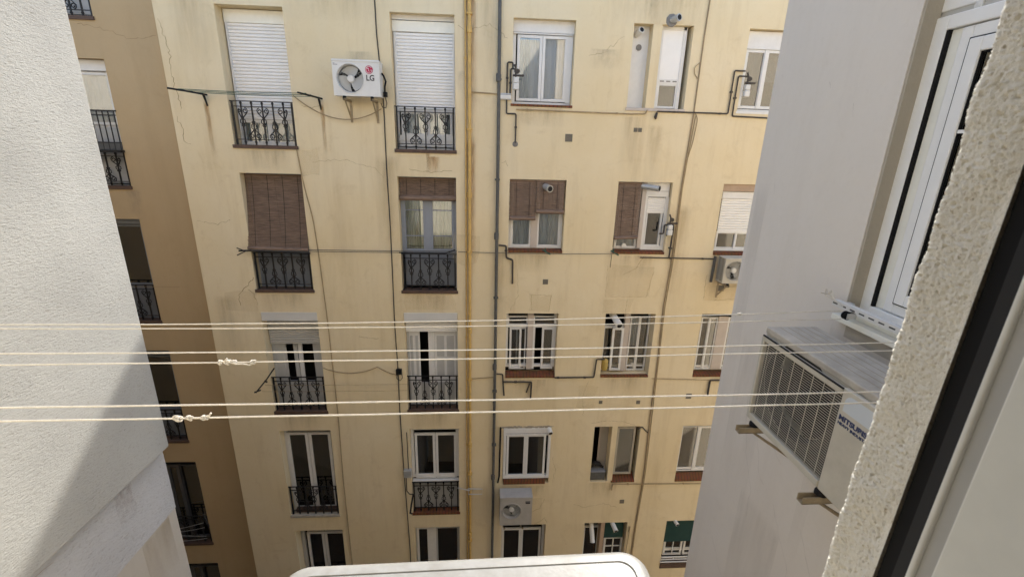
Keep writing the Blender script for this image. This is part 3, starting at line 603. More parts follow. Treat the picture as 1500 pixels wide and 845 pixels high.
# ------------------------------------------------------------------ facade details: vents, cracks, stains (parts of the building)
def vent(x, z, s=0.13, two=False):
    b = MB(); y = D-0.006
    b.ring(x-s/2, x+s/2, z-s/2, z+s/2, 0.014, y, D+0.004); n = 5
    for i in range(n): b.box(x-s/2+0.014, x+s/2-0.014, y+0.002, D+0.003, z-s/2+0.02+i*(s-0.03)/n, z-s/2+0.03+i*(s-0.03)/n)
    b.box(x-s/2+0.01, x+s/2-0.01, D-0.002, D+0.002, z-s/2+0.01, z+s/2-0.01); b.build('vent_grille', 'vent', cream)
for x, z, s in ((1.62,0.20,0.14),(1.31,-2.66,0.11),(5.12,-2.77,0.13),(4.79,-5.39,0.13),(3.61,-5.54,0.09),(3.51,-8.35,0.11),(2.73,-5.53,0.08)): vent(x, z, s)
vent(2.90, 0.38, 0.075); vent(2.985, 0.38, 0.075)
def crack(pts, wd=0.006, jit=0.02, seed=1, y=None, parent=None, m='crack', xf=None):
    wd *= 0.8
    rnd = random.Random(seed); b = MB(); y = D-0.0015 if y is None else y; P = []
    for (a, c) in zip(pts, pts[1:]):
        n = max(2, int(math.hypot(c[0]-a[0], c[1]-a[1])/0.05))
        for i in range(n): t = i/n; P.append((a[0]+(c[0]-a[0])*t+rnd.uniform(-jit, jit), a[1]+(c[1]-a[1])*t+rnd.uniform(-jit, jit)))
    P.append(pts[-1])
    for i, (a, c) in enumerate(zip(P, P[1:])):
        dx, dz = c[0]-a[0], c[1]-a[1]; l = math.hypot(dx, dz) or 1; wk = wd*rnd.uniform(0.35, 1.0)/2
        nx, nz = -dz/l*wk, dx/l*wk
        b.face([(a[0]-nx, y, a[1]-nz), (c[0]-nx, y, c[1]-nz), (c[0]+nx, y, c[1]+nz), (a[0]+nx, y, a[1]+nz)])
    b.build('crack', m, parent or cream, xf=xf)
crack([(-5.5,1.9),(-5.42,1.4),(-5.45,0.9),(-5.38,0.5)], 0.012, 0.025, 1); crack([(-5.5,0.35),(-5.42,0.15),(-5.46,-0.05),(-5.33,-0.1)], 0.014, 0.02, 2)
crack([(-5.45,-1.5),(-5.1,-1.56),(-4.85,-1.47)], 0.007, 0.02, 3); crack([(-4.9,-3.2),(-4.93,-2.98),(-4.78,-2.86),(-4.58,-2.62)], 0.014, 0.02, 4); crack([(-4.72,-2.88),(-4.62,-2.98),(-4.58,-3.2)], 0.016, 0.015, 5)
crack([(-3.3,0.62),(-3.1,0.58),(-2.95,0.64)], 0.008, 0.015, 6); crack([(-3.2,-0.35),(-2.6,-0.3),(-2.05,-0.45),(-1.9,-0.62)], 0.006, 0.02, 7)
crack([(-0.45,2.0),(-0.3,1.95),(0.1,2.05),(0.42,1.85)], 0.007, 0.02, 8); crack([(0.6,-3.3),(0.75,-2.95),(0.72,-2.4)], 0.006, 0.02, 9); crack([(1.05,-3.3),(1.02,-2.95),(1.45,-2.96),(1.42,-3.3)], 0.007, 0.008, 10)
crack([(2.6,-2.3),(2.62,-2.98),(3.5,-2.98),(3.6,-2.4)], 0.007, 0.012, 11); crack([(3.1,-3.0),(3.08,-3.35)], 0.006, 0.01, 12); crack([(3.35,-2.1),(3.2,-2.35),(2.95,-2.5)], 0.008, 0.015, 13)
crack([(2.55,-6.1),(2.9,-6.02),(3.3,-6.05),(3.6,-6.15)], 0.009, 0.012, 14); crack([(1.55,-8.2),(1.45,-8.5),(1.2,-8.62)], 0.009, 0.015, 15); crack([(2.3,-8.4),(2.6,-8.5),(3.05,-8.4),(3.4,-8.52)], 0.008, 0.02, 16)
crack([(1.25,-9.05),(1.6,-8.8),(1.65,-8.95)], 0.008, 0.02, 17); crack([(-1.4,-0.45),(-1.0,-0.5),(-0.6,-0.46)], 0.01, 0.015, 18); crack([(2.4,-5.0),(2.3,-5.4),(2.35,-5.9)], 0.006, 0.015, 19)
crack([(2.5,1.95),(2.2,1.7),(1.9,1.62)], 0.008, 0.03, 20); crack([(4.78,-3.0),(4.75,-2.5),(4.9,-2.45)], 0.008, 0.012, 21); crack([(5.0,-3.05),(5.6,-3.0)], 0.008, 0.012, 22); crack([(-2.2,-3.95),(-2.6,-3.9)], 0.01, 0.012, 23)
crack([(1.7,-7.0),(1.78,-7.4),(1.72,-7.8)], 0.006, 0.02, 24); crack([(0.35,-0.3),(0.42,-0.25),(0.47,-0.35)], 0.008, 0.01, 25)
def stain(x, zt, wd, h, m='rust', seed=0, y=None, parent=None, name='stain', xf=None):
    b = MB(); y = D-0.003 if y is None else y; n = 6
    b.face([(x-wd/2, y, zt-h), (x+wd/2, y, zt-h), (x+wd/2, y, zt), (x-wd/2, y, zt)]); b.build(name, m, parent or cream, xf=xf)
stain(-4.95, 0.64, 0.10, 0.95); stain(-2.93, 0.66, 0.09, 0.9); stain(-1.05, -0.13, 0.09, 0.4); stain(-0.95, -0.2, 0.25, 0.3); stain(-0.255, 2.85, 0.30, 2.6, 'rust'); stain(-0.25, 0.2, 0.24, 2.8, 'rust')
for x, zt, wd, h in ((-4.0,-0.15,1.0,0.4),(-1.1,-2.95,1.0,0.45),(1.05,0.72,1.1,0.35),(2.85,0.68,0.5,1.3),(3.3,0.5,0.35,1.2),(1.0,-2.07,1.0,0.4),(3.2,-2.06,1.0,0.5),(-4.0,-2.95,1.0,0.4),(-4.0,-5.75,1.0,0.5),(-1.1,-5.75,1.0,0.4),(1.1,-4.92,1.1,0.45),(3.2,-4.9,1.1,0.4),(0.35,-2.0,0.35,1.5),(-2.5,2.9,2.0,0.9),(3.2,2.9,2.2,0.8),(1.2,-7.8,1.0,0.4),(3.0,-7.75,0.9,0.5),(0.1,2.9,0.5,1.8),(-1.83,-0.2,0.5,2.0),(4.0,-1.0,0.5,2.2),(5.0,-2.5,0.4,0.6),(-5.2,-3.0,0.5,1.6),(-4.95,2.8,0.8,1.6)):
    stain(x, zt, wd, h, 'damp')
for x, zt, wd, h in ((2.2,1.75,0.6,0.35),(3.0,2.75,0.35,0.6),(-0.4,1.3,0.2,0.4),(-2.2,1.55,0.5,0.35)): stain(x, zt, wd, h, 'scuff')
def paint(name, col, a):
    m = mat(name, col, 0.9, var=0.08, vscale=5); m.node_tree.nodes['Principled BSDF'].inputs['Alpha'].default_value = a; return m
M['repair'] = paint('repair_paint_peach', (0.73, 0.61, 0.39), 0.12); M['repair2'] = paint('repair_paint_tan', (0.60, 0.47, 0.28), 0.10)
for i, (x0, x1, z0, z1) in enumerate(((2.62,3.58,-2.97,-2.3),(1.02,1.45,-3.34,-2.95),(-0.62,-0.08,-2.3,-1.7),(4.78,5.7,-3.05,-2.72),(2.6,3.2,-3.33,-3.05),(-1.6,-0.6,-3.32,-2.95),(0.55,1.5,-8.98,-8.2),(-3.4,-3.05,-0.6,-0.1),(2.2,2.6,-5.7,-5.1),(-5.2,-4.6,-3.3,-2.9))):
    b = MB(); rnd = random.Random(i); e = lambda: rnd.uniform(-0.05, 0.05); y = D-0.0009
    b.face([(x0+e(),y,z0+e()),((x0+x1)/2,y,z0+e()),(x1+e(),y,z0+e()),(x1+e(),y,(z0+z1)/2),(x1+e(),y,z1+e()),((x0+x1)/2,y,z1+e()),(x0+e(),y,z1+e()),(x0+e(),y,(z0+z1)/2)]); b.build('repair_patch', 'repair' if i % 3 else 'repair2', cream)
b = MB(); b.lathe([(0.11, 0.0), (0.10, -0.008), (0.02, -0.012)], (3.36, D+0.001, 2.25), 'Y', 9); b.build('cement_patch', 'cement', cream)

# ================================================================== brown neighbour
brown = thing('apartment_building', (-9, D+1, GZ), 'brown rendered neighbouring block set back at the left of the cream facade', 'building')
BY = D+0.25
bh = [(-7.85, -6.71, -0.91, 1.30), (-7.85, -6.73, 1.95, 4.1), (-7.85, -6.70, -3.66, -1.53), (-7.85, -6.68, -6.58, -4.33), (-7.80, -6.63, -9.54, -7.16), (-7.80, -6.62, -12.4, -10.19)]
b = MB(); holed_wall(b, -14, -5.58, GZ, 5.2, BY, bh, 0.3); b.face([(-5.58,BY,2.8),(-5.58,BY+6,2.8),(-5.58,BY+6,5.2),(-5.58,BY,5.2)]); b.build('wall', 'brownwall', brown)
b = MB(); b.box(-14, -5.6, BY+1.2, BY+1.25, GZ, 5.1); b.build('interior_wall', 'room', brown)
b = MB(); b.box(-14, -5.58, BY-0.03, BY+6, 5.2, 5.26); b.build('roof', 'roof', brown)
b = MB(); b.box(-14, -7.95, 3.4, BY-0.002, GZ, 0.2); b.build('shade_wing', 'brownwall', brown)  # unseen block added to cut skylight and darken the lower left
def bwin(o, style):
    w = Win(o, 0.16, 'white' if style == 0 else 'darkframe' if style == 2 else 'greydoor', building=brown, face=BY, fw=0.06)
    if style == 0:
        w.box('head_panel', 'white', 0.3, 1.0, 0.01, 0.09, 0.13); w.leaf(0.3, 1.02, 0.10, 0.5, 0.17, 0.05); w.curtain(0.3, 1.0, 0.08, 0.55, 0.22, 'whitecurtain', 7)
        w.box('door_panel', 'palepanel', 0.3, 1.02, 0.52, 0.985, 0.16)
    elif style == 1:
        w.box('head_panel', 'greydoor', 0.3, 1.0, 0.0, 0.045, 0.13); w.leaf(0.3, 1.02, 0.05, 0.63, 0.2, 0.04, gm='glassdark'); w.box('door_panel', 'greydoor', 0.3, 1.02, 0.63, 0.985, 0.17)
    else:
        w.leaf(0.42, 0.66, 0.03, 0.97, 0.17, 0.07, gm='glassdark'); w.leaf(0.66, 1.05, 0.03, 0.97, 0.22, 0.04, gm='glassdark')
    w.sill('sill', 0.05, 0.03); return w
for o, st in zip(bh, (0, 0, 1, 1, 2, 2)): bwin(o, st)
for o in bh:
    h = 0.78 if o[3] < 0 else 0.63 if o[3] < 2 else 0.8
    railing(o[0], o[1], o[2]+0.02, o[2]+h, BY+0.045, brown)
o = bh[0]; b = MB()                                       # plain upper guard added above the scrolled rail
b.box(o[0], o[1]+0.02, BY-0.01, BY+0.012, 0.43, 0.455); b.box(o[0], o[1], BY-0.006, BY+0.008, 0.36, 0.375); b.box(o[0], o[1]+0.02, BY-0.12, BY+0.03, -0.285, -0.24); b.box(o[0], o[1], BY-0.006, BY+0.008, -0.12, -0.10)
for i in range(12): b.box(o[1]-0.03-i*0.1-0.007, o[1]-0.03-i*0.1+0.007, BY-0.007, BY+0.007, -0.24, 0.43)
b.build('upper_guard', 'iron', brown)
b = MB(); b.box(o[0], o[1]-0.01, BY-0.005, BY+0.035, -0.24, -0.11); b.build('guard_board', 'pipe', brown)
crack([(-7.0,1.85),(-6.5,1.75),(-6.2,1.62),(-5.75,1.7)], 0.008, 0.02, 31, BY-0.0015, brown); stain(-6.7, -0.95, 0.3, 0.6, 'scuff', 0, BY-0.003, brown)

# ================================================================== things fixed to the facade
AC_GROUP = 'outdoor air conditioner units'
def ac_unit(label, w, h, dp, xf, fan, body='acwhite', style='open', seam=None, feet=True, armlen=None, rounded=0.012, arms=None, gap=0.095):
    """split-system outdoor unit. local axes: x across the front, -y out of the wall, z up; origin bottom back centre"""
    loc = xf.translation
    t = thing('air_conditioner', loc, label, 'air conditioner', AC_GROUP)
    fx, fz, fr = fan; y0 = -dp
    b = MB(); x0, x1 = -w/2, w/2
    xs = fx+max(h/2-abs(fz-h/2), fr+0.03); xs = min(xs, x1-0.01)
    b.hole_plate(x0, xs, 0, h, fx, fz, fr, y0, 56)
    b.face([(xs,y0,0),(x1,y0,0),(x1,y0,h),(xs,y0,h)]); b.face([(x0,0,0),(x1,0,0),(x1,0,h),(x0,0,h)])
    b.face([(x0,y0,0),(x0,0,0),(x0,0,h),(x0,y0,h)]); b.face([(x1,y0,0),(x1,0,0),(x1,0,h),(x1,y0,h)]); b.face([(x0,y0,0),(x1,y0,0),(x1,0,0),(x0,0,0)])
    n = 56
    if style == 'grid': b.build('body', body, t, xf=xf); b = MB()
    for j in range(n):                                      # throat of the fan opening
        a, c = 2*math.pi*j/n, 2*math.pi*(j+1)/n
        b.face([(fx+fr*math.cos(a), y0, fz+fr*math.sin(a)), (fx+fr*math.cos(c), y0, fz+fr*math.sin(c)), (fx+fr*0.93*math.cos(c), y0+0.07, fz+fr*0.93*math.sin(c)), (fx+fr*0.93*math.cos(a), y0+0.07, fz+fr*0.93*math.sin(a))])
    b.build('fan_shroud' if style == 'grid' else 'body', 'dark' if style == 'grid' else body, t, xf=xf)
    b = MB()                                                # lid, folded down over the edges
    b.box(x0-0.006, x1+0.006, y0-0.008, 0.004, h-0.028, h+0.012); b.build('top_cover', 'acdusty' if style == 'grid' else body, t, xf=xf, bevel=rounded, seg=3)
    b = MB(); b.lathe([(fr*0.95, 0.0), (fr*0.95, 0.004)], (fx, y0+0.13, fz), 'Y', 40); b.build('fan_well', 'dark', t, xf=xf)
    k = 3
    for i in range(k):                                      # three broad twisted blades
        b = MB(); a0 = 2*math.pi*i/k+0.5; m = 10
        for j in range(m):
            for q in range(4):
                def P(jj, qq):
                    a = a0 + 1.75*jj/m; r = fr*(0.22+0.68*qq/4)*(1.0 if qq < 4 else 1.0); sw = 0.35*qq/4
                    return (fx+r*math.cos(a+sw), y0+0.05+0.055*jj/m, fz+r*math.sin(a+sw))
                b.face([P(j,q), P(j+1,q), P(j+1,q+1), P(j,q+1)])
        b.build('fan_blade', 'rubber' if style == 'grid' else 'fanlight' if fx < -0.09 and w > 0.77 and body == 'acwhite' else 'fan', t, xf=xf)
    b = MB(); b.lathe([(fr*0.27, 0.05), (fr*0.27, 0.0), (fr*0.22, -0.012), (fr*0.05, -0.016)], (fx, y0+0.04, fz), 'Y', 24); b.build('fan_hub', 'acwhite' if style != 'grid' else 'rubber', t, xf=xf, smooth=True)
    b = MB()
    if style == 'grid':
        gx0, gx1 = x0+0.028, seam-0.006; gz0, gz1 = 0.045, h-0.075
        n = 37
        for i in range(n): z = gz0+(gz1-gz0)*i/(n-1); b.box(gx0, gx1, y0-0.019, y0-0.018, z-0.0014, z+0.0014)
        for i in range(8): x = gx0+(gx1-gx0)*(i+0.5)/8; b.box(x-0.0016, x+0.0016, y0-0.021, y0-0.019, gz0, gz1)
        b.build('grille', body, t, xf=xf)
        b = MB(); b.hole_plate(gx0-0.005, gx1+0.005, gz0-0.01, gz1+0.01, fx, fz, fr, y0-0.002, 56); b.build('grille_backing', 'screen', t, xf=xf)  # dark plate set behind the grille wires
        b = MB(); z9 = h-0.04; b.box(x0, x0+0.026, y0-0.028, y0-0.001, 0, z9); b.box(x0+0.026, seam-0.003, y0-0.028, y0-0.001, z9-0.03, z9); b.box(x0+0.026, seam-0.003, y0-0.028, y0-0.001, 0, 0.04); b.build('grille_frame', body, t, xf=xf, bevel=0.005)
        b = MB(); b.box(seam+0.003, x1, y0-0.027, y0-0.001, 0.0, h-0.03); b.build('service_panel', body, t, xf=xf, bevel=0.005)
    else:
        for q in (0.35, 0.55, 0.75, 0.93): b.tube([(fx+fr*q*math.cos(2*math.pi*i/40), y0-0.006, fz+fr*q*math.sin(2*math.pi*i/40)) for i in range(40)], 0.0012, 4, closed=True)
        for i in range(12): a = 2*math.pi*i/12; b.tube([(fx+fr*0.25*math.cos(a), y0-0.006, fz+fr*0.25*math.sin(a)), (fx+fr*1.02*math.cos(a), y0-0.004, fz+fr*1.02*math.sin(a))], 0.0012, 4)
        b.build('fan_guard', 'fanlight', t, xf=xf)
        b = MB(); b.tube([(fx+fr*1.02*math.cos(2*math.pi*i/48), y0-0.001, fz+fr*1.02*math.sin(2*math.pi*i/48)) for i in range(48)], 0.008, 6, closed=True); b.build('fan_ring', body, t, xf=xf, smooth=True)
    if feet:
        for sx in (arms or (-w*0.32, w*0.32)):
            al = armlen or dp+0.05
            b = MB(); b.box(sx-0.02, sx+0.02, -al, gap-0.005, -0.075, -0.071); b.box(sx-0.02, sx-0.016, -al, gap-0.005, -0.075, -0.035); b.box(sx+0.016, sx+0.02, -al, gap-0.005, -0.075, -0.035)
            b.box(sx-0.02, sx+0.02, gap-0.01, gap-0.001, -0.42, -0.03)
            b.hexa([(sx-0.012,-al*0.75,-0.085),(sx+0.012,-al*0.75,-0.085),(sx+0.012,gap-0.01,-0.38),(sx-0.012,gap-0.01,-0.38),(sx-0.012,-al*0.75,-0.072),(sx+0.012,-al*0.75,-0.072),(sx+0.012,gap-0.01,-0.355),(sx-0.012,gap-0.01,-0.355)])
            b.build('support_arm', 'bracket', t, xf=xf)
            b = MB(); b.lathe([(0.022, -0.035), (0.03, -0.03), (0.03, -0.012), (0.02, 0.0)], (sx, -dp-0.006, 0.0), 'Z', 14); b.build('rubber_foot', 'rubber', t, xf=xf)
    return t
def place(x, y, z, rz=0): return Matrix.Translation((x, y, z)) @ Matrix.Rotation(rz, 4, 'Z')
# white unit between the two top shuttered windows; the true distance of its face is 0.3 m before the wall
X1 = place(-2.19, D-0.10, 0.775)
a1 = ac_unit('white air conditioner with red round emblem between the two closed white shutters', 0.79, 0.565, 0.27, X1, (-0.105, 0.28, 0.228), arms=(-0.22, 0.25))
b = MB(); k = 40
b.lathe([(0.066, 0.0), (0.066, -0.002)], (0.225, -0.2705, 0.425), 'Y', 36); b.build('emblem_disc', 'red', a1, xf=X1)
b = MB(); ring = arc(0.225, 0.425, 0.052, rad(-8), rad(-322), -0.2735, 30); b.tube(ring, 0.0045, 4); b.tube([(0.277,-0.2735,0.418),(0.245,-0.2735,0.418)], 0.0045, 4)
b.tube([(0.216,-0.2735,0.452),(0.216,-0.2735,0.402),(0.236,-0.2735,0.402)], 0.0045, 4); b.lathe([(0.009, 0), (0.009, -0.0015)], (0.197, -0.2725, 0.447), 'Y', 12); b.build('emblem_mark', 'acwhite', a1, xf=X1)
text('lettering', 'LG', 0.125, 'ink', a1, X1 @ Matrix.Translation((0.165, -0.2715, 0.255)), 0.95, 0.003)
b = MB()
for i, ln in enumerate((0.03, 0.075)): b.box(-0.375, -0.375+ln, -0.2725, -0.2705, 0.505-i*0.018, 0.512-i*0.018)
b.build('print_lines', 'blueink', a1, xf=X1)
b = MB(); b.tube([(0.40,-0.10,0.40),(0.43,-0.10,0.36),(0.46,-0.08,0.27),(0.435,-0.06,0.2),(0.43,-0.06,0.1)], 0.016, 8); b.box(0.41, 0.47, -0.11, -0.03, 0.02, 0.10); b.build('refrigerant_pipe', 'rubber', a1, xf=X1)
b = MB(); b.tube([(0.43,-0.05,0.02),(0.45,-0.04,-0.08),(0.43,-0.04,-0.16),(0.37,-0.03,-0.15),(0.34,0.0,-0.08)], 0.008, 6); b.build('wire', 'cable', a1, xf=X1)
# small unit on the wall over the bottom window
X2 = place(0.83, D-0.06, -8.63)
a2 = ac_unit('grey white air conditioner above the lowest curtained window beside the dark downpipe', 0.76, 0.80, 0.31, X2, (-0.10, 0.41, 0.22), body='acgrey', arms=(-0.27, 0.17), gap=0.06)
b = MB(); b.box(0.22, 0.33, -0.3125, -0.3105, 0.62, 0.655); b.box(0.215, 0.33, -0.3125, -0.3105, 0.665, 0.69); b.build('label_plate', 'ink', a2, xf=X2)
b = MB()
for i in range(3): b.box(-0.36, 0.36, -0.26+i*0.07, -0.256+i*0.07, 0.812, 0.814)
b.build('top_rib', 'palepanel', a2, xf=X2)
# unit under the far right window
X3 = place(5.32, D-0.08, -2.56)
a3 = ac_unit('weathered air conditioner with louvred end hung under the half shuttered right window', 0.80, 0.52, 0.28, X3, (-0.17, 0.265, 0.205), body='acold', arms=(-0.28, 0.28), gap=0.08)
b = MB()
for i in range(2):
    for j in range(12): b.box(-0.4075, -0.4035, -0.24+i*0.12, -0.15+i*0.12, 0.05+j*0.04, 0.065+j*0.04)
b.build('side_louvre', 'dark', a3, xf=X3)
# unit below the photographer's sill
X4 = Matrix.Translation((-0.018, 0.462, -1.40)) @ Matrix.Rotation(math.pi+0.019, 4, 'Z')
a4 = thing('air_conditioner', X4.translation, 'bright sunlit white air conditioner lid directly below in the foreground', 'air conditioner', AC_GROUP)
def rrect(hx, y0, y1, r, n=8):
    P = []
    for (cx, cy, a) in ((hx-r, y1-r, 0), (-hx+r, y1-r, 90), (-hx+r, y0+r, 180), (hx-r, y0+r, 270)):
        for i in range(n+1): q = rad(a+90*i/n); P.append((cx+r*math.cos(q), cy+r*math.sin(q)))
    return P
def slab(layers):       # stacked outlines -> smooth solid
    b = MB(); n = len(layers[0][0]); 
    for out, z in layers: b.v += [Vector((x, y, z)) for x, y in out]
    for i in range(len(layers)-1):
        for j in range(n): b.f.append((i*n+j, i*n+(j+1) % n, (i+1)*n+(j+1) % n, (i+1)*n+j))
    b.f.append(tuple(range(n))[::-1]); b.f.append(tuple(range((len(layers)-1)*n, len(layers)*n))); return b
hx = 0.384
def O(i, r): return rrect(hx-i, -0.31+i, 0.0-i, r)
slab([(O(0.012,0.04), 0.0), (O(0.012,0.04), 0.515), ]).build('body', 'acclean', a4, xf=X4, smooth=True)
slab([(O(0.0,0.05), 0.50), (O(0.0,0.05), 0.532), (O(0.003,0.05), 0.541), (O(0.009,0.048), 0.547), (O(0.018,0.045), 0.550), (O(0.0335,0.03), 0.551), (O(0.0345,0.03), 0.5475), (O(0.0362,0.03), 0.5475), (O(0.0375,0.03), 0.551), (O(0.06,0.025), 0.5525), (O(0.10,0.02), 0.553)]).build('top_cover', 'acclean', a4, xf=X4, smooth=True)
b = slab([(O(0.0344,0.03), 0.5480), (O(0.0363,0.03), 0.5482)]); b.build('groove', 'acclean', a4, xf=X4)
for sx in (-0.355, 0.355):
    b = MB(); b.lathe([(0.006, 0.0), (0.005, 0.002), (0.001, 0.0025)], (sx, -0.17, 0.5508), 'Z', 10); b.build('screw', 'metal', a4, xf=X4)
b = MB(); b.lathe([(0.22, 0.0), (0.22, -0.01), (0.2, -0.014)], (-0.08, -0.30, 0.27), 'Y', 32); b.build('fan_guard', 'fan', a4, xf=X4)
# old unit on the grey wall
X5 = Matrix.Translation((2.02, 1.965, -1.60)) @ Matrix.Rotation(-math.pi/2, 4, 'Z')
a5 = ac_unit('large yellowed air conditioner with wire grille mounted on the grey wall at right', 0.93, 0.60, 0.30, X5, (-0.145, 0.345, 0.262), body='acold', style='grid', seam=0.178, armlen=0.41, rounded=0.008, arms=(-0.40, 0.19), gap=0.13)
text('lettering', 'MITSUBISHI', 0.035, 'blueink', a5, X5 @ Matrix.Translation((0.195, -0.328, 0.415)), 1.15, 0.0012)
text('lettering', 'HEAVY INDUSTRIES', 0.0195, 'blueink', a5, X5 @ Matrix.Translation((0.196, -0.328, 0.391)), 1.15, 0.0006)
b = MB(); pts = [(0.205,0.462),(0.455,0.462),(0.455,0.548)]+[(0.245-0.04*math.sin(rad(a)), 0.508+0.04*math.cos(rad(a))) for a in range(0, 91, 15)]
b.face([(x, -0.3275, z) for x, z in pts]); b.build('pale_blue_area', 'paleblue', a5, xf=X5)  # pale blue area laid on the panel above the lettering
b = MB()
for i in range(5): b.box(-0.462, 0.462, -0.235+i*0.05, -0.233+i*0.05, 0.6115, 0.6128)
b.build('lid_seam', 'bracket', a5, xf=X5)
b = MB(); b.box(-0.455, 0.178, -0.3305, -0.322, 0.559, 0.566); b.build('slot', 'dark', a5, xf=X5)

# pipes -------------------------------------------------------------
def pipe(name, pts, r, m, label, cat, group=None, y=None, k=8, clips=(), corner=0.03):
    P = []
    yy = D-r-0.012 if y is None else y
    Q = [Vector(p) if len(p) == 3 else Vector((p[0], yy, p[1])) for p in pts]
    for i, p in enumerate(Q):
        if 0 < i < len(Q)-1 and corner:
            a = (Q[i-1]-p); c = (Q[i+1]-p); la, lc = a.length, c.length
            a.normalize(); c.normalize(); q = min(corner, la*0.4, lc*0.4)
            for t in (0, 0.33, 0.67, 1): P.append((p+a*q)*(1-t)**2 + p*2*t*(1-t) + (p+c*q)*t*t)
        else: P.append(p)
    b = MB(); b.tube(P, r, k)
    for (x, z) in clips: b.box(x-r*1.6, x+r*1.6, yy-r*1.25, D-0.0005, z-0.015, z+0.015)
    o = b.build(name, m, None, smooth=True); return tag(o, label, cat, group)
pipe('gas_pipe', [(-0.262, 2.9), (-0.262, GZ)], 0.031, 'yellow', 'tall ochre yellow gas pipe running down the cream facade', 'pipe', k=12, clips=[(-0.262, z) for z in (2.2, 0.3, -2.03, -4.9, -7.4, -9.4)])
pipe('gas_pipe', [(-0.335, 2.9), (-0.335, GZ)], 0.014, 'yellow', 'thin ochre pipe hugging the left side of the thick yellow one', 'pipe', clips=[(-0.335, z) for z in (1.5, -1.2, -3.9, -6.6)])
pipe('downpipe', [(0.262, 2.9), (0.275, 0.4), (0.285, -4.0), (0.30, GZ)], 0.031, 'pipe', 'dark grey downpipe running the full height between the window columns', 'pipe', k=12, clips=[(0.267, 1.17), (0.27, -0.6), (0.28, -3.0), (0.285, -5.2), (0.292, -6.6)], corner=0)
pipe('gas_tube', [(0.42, 0.90), (0.42, 1.46), (0.52, 1.46), (0.52, 1.36)], 0.014, 'darkpipe', 'dark pipe looping up to the meter by the upper curtained window', 'pipe', clips=[(0.42, 1.2)])
pipe('gas_tube', [(0.48, 0.93), (0.48, 1.355), (0.56, 1.355), (0.56, 1.3)], 0.014, 'darkpipe', 'inner dark pipe beside the meter at the upper curtained window', 'pipe', clips=[(0.48, 1.12)])
pipe('gas_tube', [(0.42, 0.86), (0.42, 0.595), (0.60, 0.595), (0.60, 0.08)], 0.014, 'darkpipe', 'dark pipe stepping down to a wall hole below the upper curtained window', 'pipe', clips=[(0.60, 0.36)])
b = MB(); b.lathe([(0.055, 0.002), (0.045, -0.01), (0.02, -0.014)], (0.60, D, 0.06), 'Y', 12); tag(b.build('wall_collar', 'cement'), 'grey mortar collar round the dark pipe end below the upper curtained window', 'pipe collar')
t = thing('gas_meter', (0.40, D, 0.84), 'white gas meter block joined to the downpipe at the top', 'meter')
b = MB(); b.box(0.29, 0.50, D-0.05, D-0.001, 0.845, 0.915); b.build('manifold', 'acwhite', t, bevel=0.008); b = MB(); b.tube([(0.29, D-0.03, 0.93), (0.50, D-0.03, 0.93)], 0.014, 8); b.tube([(0.27, D-0.03, 0.84), (0.50, D-0.03, 0.84)], 0.012, 8); b.build('union', 'metal', t)
def meter(x, z, label, y=D-0.03):
    t = thing('gas_meter', (x, y, z), label, 'meter', 'white gas regulators')
    b = MB(); b.box(x-0.05, x+0.05, y-0.09, y, z, z+0.11); b.box(x-0.045, x+0.045, y-0.085, y-0.005, z+0.115, z+0.21); b.build('case', 'acwhite', t, bevel=0.012)
    b = MB(); b.tube([(x-0.06, y-0.045, z+0.24), (x+0.14, y-0.045, z+0.24)], 0.018, 8); b.tube([(x-0.01, y-0.045, z+0.21), (x-0.01, y-0.045, z+0.36), (x-0.04, y-0.045, z+0.42)], 0.016, 8); b.lathe([(0.04, -0.02), (0.045, 0.0), (0.03, 0.02)], (x+0.02, y-0.045, z+0.31), 'Y', 12); b.build('valve', 'darkpipe', t)
    return t
meter(0.58, 1.0, 'white gas regulator by the left edge of the upper curtained window')
meter(4.92, 1.02, 'white gas regulator beside the top window at the grey wall')
meter(3.78, -1.62, 'white gas regulator with black valves at the half blinded split window', D-0.06)
pipe('gas_tube', [(3.27, 0.72), (4.655, 0.72), (4.655, 1.47), (4.86, 1.47)], 0.014, 'darkpipe', 'dark pipe along the wall rising to the regulator at the top right', 'pipe', clips=[(3.6, 0.72), (4.5, 0.72), (4.655, 1.1)])
pipe('gas_tube', [(5.9, 0.66), (4.745, 0.68), (4.745, 1.38), (4.93, 1.38)], 0.014, 'darkpipe', 'second dark pipe under the top right window rising beside the first', 'pipe', clips=[(4.745, 1.0)])
b = MB(); b.tube([(3.27, D-0.03, 0.70), (3.25, D-0.03, 0.62), (3.26, D-0.03, 0.58)], [0.02, 0.03, 0.015], 8); tag(b.build('shut_off_valve', 'darkpipe'), 'small dark valve hanging at the left end of the top right pipe', 'valve')
pipe('gas_tube', [(0.32, -1.89), (0.47, -1.90), (0.48, -2.15), (0.61, -2.19), (0.62, -2.70)], 0.018, 'darkpipe', 'dark bent pipe left of the twin brown blinds below the downpipe junction', 'pipe', clips=[(0.47, -2.0)])
pipe('gas_tube', [(3.26, -2.11), (4.89, -2.12)], 0.013, 'darkpipe', 'straight dark pipe between the split window and the weathered air conditioner', 'pipe', clips=[(3.9, -2.115), (4.6, -2.12)])
pipe('gas_tube', [(3.865, -2.11), (3.875, -1.42), (3.68, -1.42), (3.68, -1.60), (3.60, -1.60)], 0.018, 'darkpipe', 'thick dark pipe rising to the regulator of the half blinded split window', 'pipe', clips=[(3.87, -1.9)], y=D-0.05)
pipe('gas_tube', [(3.82, -1.48), (3.74, -1.48), (3.74, -1.64)], 0.014, 'darkpipe', 'short dark pipe bend inside the bigger one by the split window', 'pipe', y=D-0.07)
pipe('condensate_pipe', [(4.86, -2.06), (4.85, -2.62)], 0.03, 'pipe', 'grey insulated pipe dropping left of the weathered air conditioner', 'pipe')
